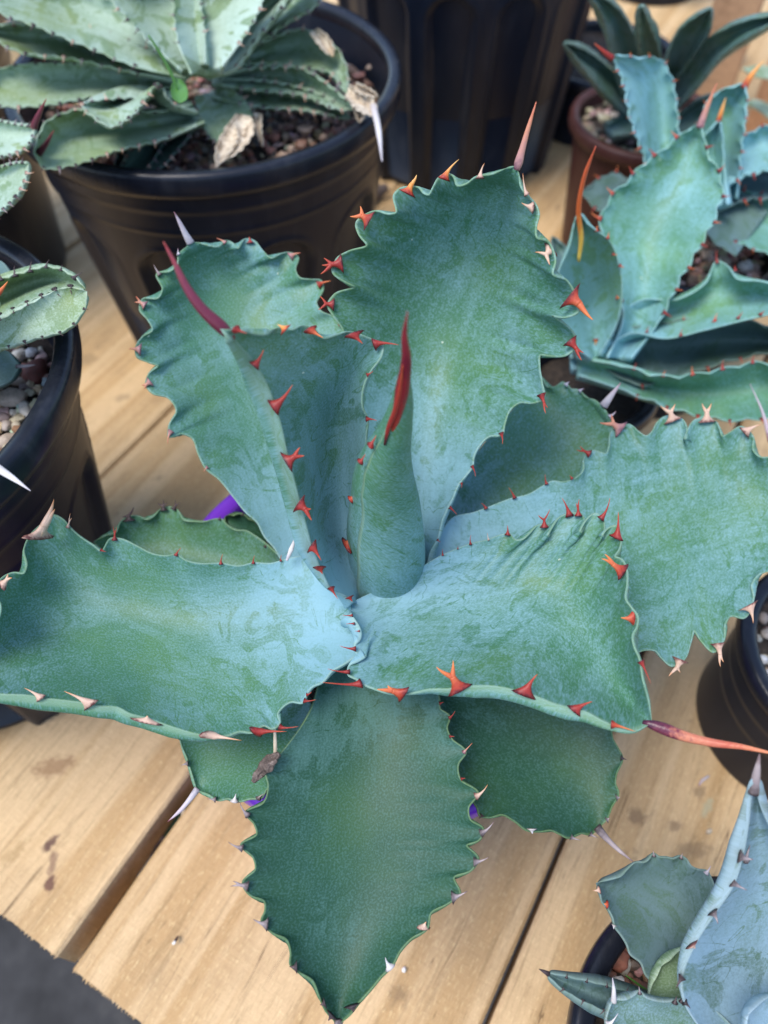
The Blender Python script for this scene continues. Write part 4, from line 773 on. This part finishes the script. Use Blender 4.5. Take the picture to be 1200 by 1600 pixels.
leaf(blue, [(1120, 1700), (1040, 1680), (970, 1640), (948, 1600)], [(1160, 1620), (1110, 1575), (1060, 1564), (1040, 1566), (1020, 1563), (1008, 1558), (1000, 1549), (992, 1556), (978, 1563)], (958, 1562), [.116, .128, .136], [.112, .122, .134], [.120, .132, .137], M_blue, .34, ns=80, soften=.3, sp=([(959, 1566), (959, 1545), (957, 1528)], [9, 6, 1], -.004, 'bone'),
     teeth=[(950, 1606, 955, 1592, [(966, 1583)], 'bone'), (996, 1552, 1003, 1551, [(998, 1541)], 'grey'), (1050, 1565, 1060, 1566, [(1058, 1556)], 'dark'), (1061, 1563, 1069, 1566, [(1072, 1553)], 'dark')])
leaf(blue, [(1150, 1700), (1118, 1635), (1090, 1600), (1072, 1570), (1066, 1535), (1086, 1477), (1116, 1430), (1148, 1381), (1162, 1335), (1170, 1290), (1175, 1240)], [(1290, 1640), (1290, 1540), (1270, 1420), (1230, 1330), (1200, 1288), (1182, 1236)], (1181, 1205), [.118, .136, .160, .188, .214], [.112, .116, .140, .176, .213], [.118, .130, .160, .192, .214], M_blue, .72, ns=110, soften=.25, bulge=(-1, .0026, .25),
     sp=([(1177, 1240), (1181, 1215), (1187, 1178)], [17, 12, 2], -.006, 'grey'),
     teeth=[(1163, 1350, 1169, 1330, [(1172, 1320)], 'grey'), (1156, 1350, 1163, 1328, [(1178, 1343)], 'grey'), (1143, 1388, 1151, 1372, [(1168, 1391)], 'grey'), (1111, 1438, 1119, 1420, [(1122, 1444)], 'grey'), (1079, 1492, 1090, 1468, [(1086, 1482)], 'tan'), (1060, 1540, 1068, 1520, [(1056, 1545)], 'dark'), (1068, 1573, 1075, 1563, [(1079, 1576)], 'dark')])
leaf(blue, [(1230, 1720), (1190, 1660), (1166, 1615)], [(1320, 1640), (1260, 1570), (1205, 1558)], (1170, 1585), [.124, .140, .150], [.118, .134, .148], [.124, .140, .150], M_blue, 1.0, ns=50)

# ------------------------------------------------------------------ teal agave (right, behind the big agave)
teal = thing('agave_plant', 'bright teal agave with red teeth and an upright yellow and red spine', 'agave', (.133, .36, .085), AG)
TA = 'red,orange'
leaf(teal, [(905, 585), (980, 610), (1060, 640), (1140, 655), (1200, 650)], [(900, 560), (960, 570), (1040, 590), (1120, 580), (1190, 568)], (1270, 590), [.130, .138, .150], [.124, .128, .142], [.136, .150, .160], M_teal, .15, auto=(7, 6, 10, TA), ns=80)
leaf(teal, [(895, 575), (950, 580), (1000, 600)], [(890, 560), (930, 560), (985, 580)], (1040, 610), [.118, .122, .12], [.114, .116, .118], [.12, .124, .122], M_teal, .5, auto=(5, 3, 7, TA), ns=50)
leaf(teal, [(920, 560), (1000, 600), (1080, 580), (1150, 560)], [(930, 520), (1000, 510), (1090, 500), (1180, 505)], (1260, 540), [.128, .134, .146], [.122, .124, .14], [.134, .15, .158], M_bluedark, .5, auto=(6, 5, 8, TA), ns=80)
leaf(teal, [(910, 555), (940, 570), (960, 545)], [(900, 530), (930, 500), (965, 500)], (1010, 520), [.125, .13, .13], [.12, .124, .128], [.128, .132, .13], M_bluedark, .6, auto=(4, 3, 7, TA), ns=50)
leaf(teal, [(935, 550), (985, 520), (1040, 528), (1100, 515), (1160, 500), (1195, 492)], [(945, 520), (1000, 470), (1060, 468), (1105, 440), (1122, 408), (1135, 415), (1150, 435), (1185, 440)], (1290, 470), [.140, .156, .172, .184], [.130, .142, .162, .180], [.140, .158, .180, .188], M_teal, .45, ns=90, soften=.25,
     teeth=[(957, 503, 963, 496, [(956, 492)], 'red'), (1008, 520, 1014, 517, [(1015, 509)], 'red'), (1060, 525, 1068, 522, [(1066, 514)], 'red'), (1112, 503, 1123, 500, [(1121, 489)], 'orange'), (1150, 500, 1158, 493, [(1161, 487)], 'red'), (1184, 494, 1194, 488, [(1195, 485)], 'red'), (1118, 412, 1124, 408, [(1120, 390)], 'red'), (1145, 423, 1153, 421, [(1148, 414)], 'red')])
leaf(teal, [(925, 560), (885, 530), (866, 480), (872, 430), (892, 380), (898, 350)], [(935, 555), (965, 500), (968, 420), (950, 375), (930, 360), (915, 348)], (905, 330), [.140, .168, .196, .222], [.132, .154, .186, .218], [.140, .170, .198, .222], M_teal, .40, ns=90, soften=.3, mid=[(930, 560), (925, 510), (922, 440), (912, 380)],
     sp=([(904, 408), (908, 375), (904, 330), (912, 280), (931, 228)], [5, 8, 8, 7, 6, 1], -.050, 'yellow', -.012),
     teeth=[(928, 362, 937, 358, [(934, 352)], 'orange'), (946, 372, 954, 372, [(952, 362)], 'orange'), (966, 418, 972, 412, [(976, 418)], 'orange'), (956, 400, 960, 394, [(965, 398)], 'orange'), (963, 470, 966, 460, [(970, 465)], 'amber'), (926, 535, 935, 530, [(930, 540)], 'amber')])
leaf(teal, [(950, 560), (975, 500), (965, 440), (940, 380), (943, 330), (962, 300), (985, 280), (1000, 262), (1030, 240), (1060, 215)], [(985, 560), (1030, 500), (1060, 440), (1095, 380), (1120, 330), (1128, 290), (1122, 270), (1105, 240)], (1095, 190), [.140, .158, .178, .200, .218], [.132, .146, .166, .192, .216], [.140, .158, .180, .202, .218], M_teal, .38, auto=(9, 7, 12, 'red,orange'), ns=110, soften=.25,
     sp=([(1093, 200), (1102, 175), (1120, 130)], [12, 7, 1], -.012, 'rose'))
leaf(teal, [(905, 560), (890, 510), (868, 440)], [(915, 540), (910, 480), (895, 400)], (862, 368), [.128, .14, .15], [.124, .134, .146], [.128, .14, .15], M_dark, .4, auto=(5, 3, 0, TA), ns=50)

# ------------------------------------------------------------------ second teal agave in the gravel pot (far right)
far = thing('agave_plant', 'small sky blue agave with orange spines, in the gravel pot at the right edge', 'agave', (.2150, .465, .115), AG)
leaf(far, [(1150, 400), (1110, 370), (1100, 340)], [(1200, 330), (1150, 300), (1120, 300)], (1108, 318), [.15, .15, .15], [.146, .146, .15], [.15, .152, .15], M_bluedark, .5, auto=(4, 3, 0, TA), ns=50)
leaf(far, [(1100, 350), (1170, 385), (1230, 400)], [(1110, 300), (1170, 300), (1230, 320)], (1290, 360), [.146, .150, .152], [.14, .144, .15], [.15, .158, .154], M_teal, .30, auto=(6, 4, 8, TA), ns=60)
leaf(far, [(1060, 330), (1000, 290), (960, 270)], [(1060, 360), (1000, 325), (940, 330)], (908, 300), [.14, .145, .146], [.136, .14, .145], [.14, .145, .146], M_bluedark, .5, auto=(5, 4, 9, TA), ns=60)
leaf(far, [(1040, 330), (1005, 240), (985, 180), (975, 130)], [(1090, 300), (1062, 230), (1056, 170), (1046, 115), (1030, 92), (1000, 92)], (956, 86), [.160, .186, .212, .236], [.15, .172, .202, .232], [.160, .186, .212, .236], M_teal, .75, auto=(9, 5, 6, 'orange,rose'), ns=90, sp=([(958, 92), (945, 82), (929, 68)], [10, 6, 1], -.006, 'red'))
leaf(far, [(1105, 320), (1098, 240), (1096, 185), (1110, 155)], [(1150, 310), (1158, 230), (1164, 180), (1166, 150)], (1163, 130), [.160, .180, .200, .214], [.15, .168, .19, .21], [.160, .180, .200, .214], M_teal, .55, auto=(6, 4, 6, TA), ns=70, sp=([(1162, 138), (1174, 118), (1194, 94)], [11, 8, 1], -.010, 'amber'))
leaf(far, [(1115, 320), (1100, 270), (1098, 220)], [(1135, 320), (1130, 260), (1128, 215)], (1124, 188), [.165, .18, .20], [.16, .174, .196], [.165, .18, .20], M_teal, .6, auto=(4, 2, 0, TA), ns=50, sp=([(1122, 192), (1127, 175), (1134, 153)], [8, 6, 1], -.008, 'amber'))
leaf(far, [(1110, 310), (1160, 275), (1200, 265)], [(1105, 270), (1145, 230), (1190, 200)], (1280, 220), [.165, .178, .19], [.156, .168, .186], [.165, .18, .192], M_teal, .75, auto=(6, 6, 9, TA), ns=70)
leaf(far, [(1120, 330), (1170, 310), (1220, 310)], [(1110, 290), (1150, 262), (1210, 265)], (1290, 290), [.152, .16, .166], [.148, .152, .162], [.154, .162, .168], M_bluedark, .8, auto=(6, 5, 9, TA), ns=60)

# ------------------------------------------------------------------ narrow dark agave in the terracotta pot
nar = thing('agave_plant', 'dark narrow leaved agave in the terracotta coloured pot at the top right', 'agave', (.2214, .6447, .108), AG)
for L_, R_, tp, z in [([(985, 180), (940, 140), (905, 95)], [(1000, 165), (965, 120), (915, 80)], (880, 66), [.125, .16, .19]), ([(975, 150), (955, 80), (940, 20)], [(1005, 140), (995, 70), (970, 20)], (915, -20), [.14, .20, .25]), ([(1000, 150), (1003, 90), (999, 50)], [(1025, 150), (1030, 85), (1015, 40)], (1001, 8), [.14, .20, .25]), ([(1015, 160), (1040, 100), (1060, 50)], [(1050, 150), (1085, 85), (1105, 50)], (1112, 12), [.14, .19, .23]), ([(1020, 170), (1060, 120), (1110, 60), (1160, 35)], [(1045, 180), (1085, 140), (1130, 85), (1180, 50)], (1235, 22), [.13, .18, .22, .24]), ([(1030, 200), (1060, 180), (1090, 160)], [(1050, 215), (1080, 200), (1110, 165)], (1118, 148), [.12, .14, .16]), ([(950, 195), (975, 180), (990, 172)], [(960, 210), (985, 208), (1010, 200)], (1030, 190), [.122, .124, .124])]:
    leaf(nar, L_, R_, tp, [q+.006 for q in z], z, [q+.006 for q in z], M_dark, .35, auto=(8, 1.5, 3, 'dark'), ns=60, T=.008)
gr = thing('agave_plant', 'thin green leaved agave peeking in at the top right edge, by the post', 'agave', (.47, .90, .0), AG)
for L_, R_, tp, z in [([(1210, 190), (1175, 165)], [(1215, 170), (1180, 155)], (1160, 158), [.05, .06]), ([(1215, 125), (1180, 118)], [(1215, 105), (1185, 102)], (1160, 106), [.09, .10]), ([(1110, 55), (1120, 20)], [(1130, 60), (1135, 25)], (1130, 8), [.05, .09])]:
    leaf(gr, L_, R_, tp, z, z, z, M_pale, .4, ns=30, T=.004)

# ------------------------------------------------------------------ posts at the top right
def post(label, x, y, w, d, h, rot):
    o = box('wooden_post', x, y, h/2 + .001, w, d, h, M_post, None, rot); return tag(o, label, 'post', 'wooden posts at the back')
post('pale wooden post catching light at the top right, nearer the middle', .362, .880, .046, .045, .62, R(-25))
post('darker wooden post at the top right corner, right of the pale post', .425, .845, .046, .045, .62, R(-25))

# ------------------------------------------------------------------ small things
# weed growing between the pale agave's leaves
weed = thing('weed_seedling', 'tiny bright green seedling growing among the pale agave leaves', 'weed', tuple(at(283, 130, .205)))
D0 = float(rng_depth(at(283, 130, .245)))
spine(weed, [(280, 150), (272, 125), (258, 96), (232, 55)], [3, 5, 5, 3], D0, -.02, M_fresh, 'stalk')
leaf(weed, [(275, 122), (268, 135), (270, 152)], [(282, 124), (292, 138), (291, 155)], (281, 161), [.246, .246], [.244, .244], [.246, .246], M_fresh, .2, ns=24, T=.0004, e=.0003, name='blade')
# withered flower on its stalk, caught under the left leaf
wf = thing('withered_flower', 'withered brown flower on a straw coloured stalk below the left agave leaf', 'dried flower', tuple(at(415, 1195, .158)))
crumple(wf, [(436, 1178), (420, 1190), (405, 1208), (395, 1222)], [8, 18, 18, 5], [.178, .172, .168, .166], M_wither, 5, 'petals')
crumple(wf, [(432, 1188), (424, 1195), (410, 1212)], [5, 12, 3], [.180, .176, .170], M_wither, 6, 'sepal')
spine(wf, [(429, 1137), (430, 1160), (430, 1188)], [4, 6, 5], float(rng_depth(at(430, 1140, .182))), .003, HM['twig'], 'stalk')
# straw behind the inner leaf
st = spine(None, [(461, 842), (456, 856), (448, 876)], [3, 8, 4], float(rng_depth(at(458, 855, .196))), .002, HM['bone'], 'dry_straw'); tag(st, 'short pale dry straw wedged between the agave leaves', 'straw')
# green leaf and bark lying in the gap of the boards
gl = leaf(None, [(300, 1232), (275, 1265), (250, 1290)], [(315, 1250), (285, 1285), (262, 1305)], (248, 1305), [-.024, -.025], [-.026, -.027], [-.024, -.026], M_low, .3, ns=30, T=.001, name='fallen_leaf'); tag(gl, 'green leaf fallen into the wide gap between the front boards', 'leaf')
bk = crumple(None, [(255, 1305), (240, 1320), (226, 1338)], [14, 22, 10], [-.026, -.027, -.028], M_wither, 8, 'bark_scrap'); tag(bk, 'dark bark scrap down in the wide gap between the boards', 'bark')
tw = spine(None, [(289, 1256), (285, 1275), (287, 1290)], [3, 4, 2], float(rng_depth(at(287, 1270, -.004))), 0, HM['twig'], 'dry_twig'); tag(tw, 'thin straw coloured twig across the wide board gap', 'twig')
tw = spine(None, [(560, 320), (590, 300), (606, 292)], [10, 26, 12], float(rng_depth(at(590, 300, .008))), 0, M_wither, 'bark_chip'); tag(tw, 'blurred brown bark chip on the bench between the two back pots', 'bark')
P_, F_ = stone(random.Random(3), .0010, 2); o = mesh_obj('white_grain', P_ + at(272, 1473, .0045), F_, M_white, None); tag(o, 'single white grain standing on the front board', 'grain')
P_, F_ = stone(random.Random(5), .0012, 2); o = mesh_obj('white_grain', P_ + at(631, 1515, .0006), F_, M_white, None); tag(o, 'white grain on the board right of the front leaf tip', 'grain')
V, Fc, u = tube(np.array([at(274, 1470, .0032), at(276, 1466, .0018), at(278, 1463, 0.0003)]), [.0008, .0007, .0004], 6); o = mesh_obj('dark_seed', V, Fc, HM['dark'], None, {'u': u}); tag(o, 'tiny black seed stalk touching the white grain on the front board', 'seed')
P_, F_ = stone(random.Random(8), .0018, 2); o = mesh_obj('soil_crumb', P_ + at(1108, 1299, .001), F_, M_dry, None); tag(o, 'pinkish crumb lying on the boards by the right small pot', 'crumb')
stn = spine(None, [(1108, 1212), (1095, 1222), (1092, 1228)], [3, 4, 2], float(rng_depth(at(1100, 1218, .003))), 0, HM['pale'], 'fallen_thorn'); tag(stn, 'pale fallen thorn on the board beside the small right pot', 'thorn')
rp = spine(None, [(1172, 600), (1190, 640), (1204, 690)], [1, 4, 8], float(rng_depth(at(1190, 640, .16))), .004, HM['pale'], 'dry_thorn'); tag(rp, 'long pale thorn at the right edge above the toothed leaf', 'thorn')
gs = spine(None, [(978, 1524), (1000, 1540), (1026, 1558)], [2, 4, 3], float(rng_depth(at(1000, 1540, .098))), 0, M_fresh, 'grass_stalk'); tag(gs, 'thin yellow green stalk over the pebbles of the lower right pot', 'grass')
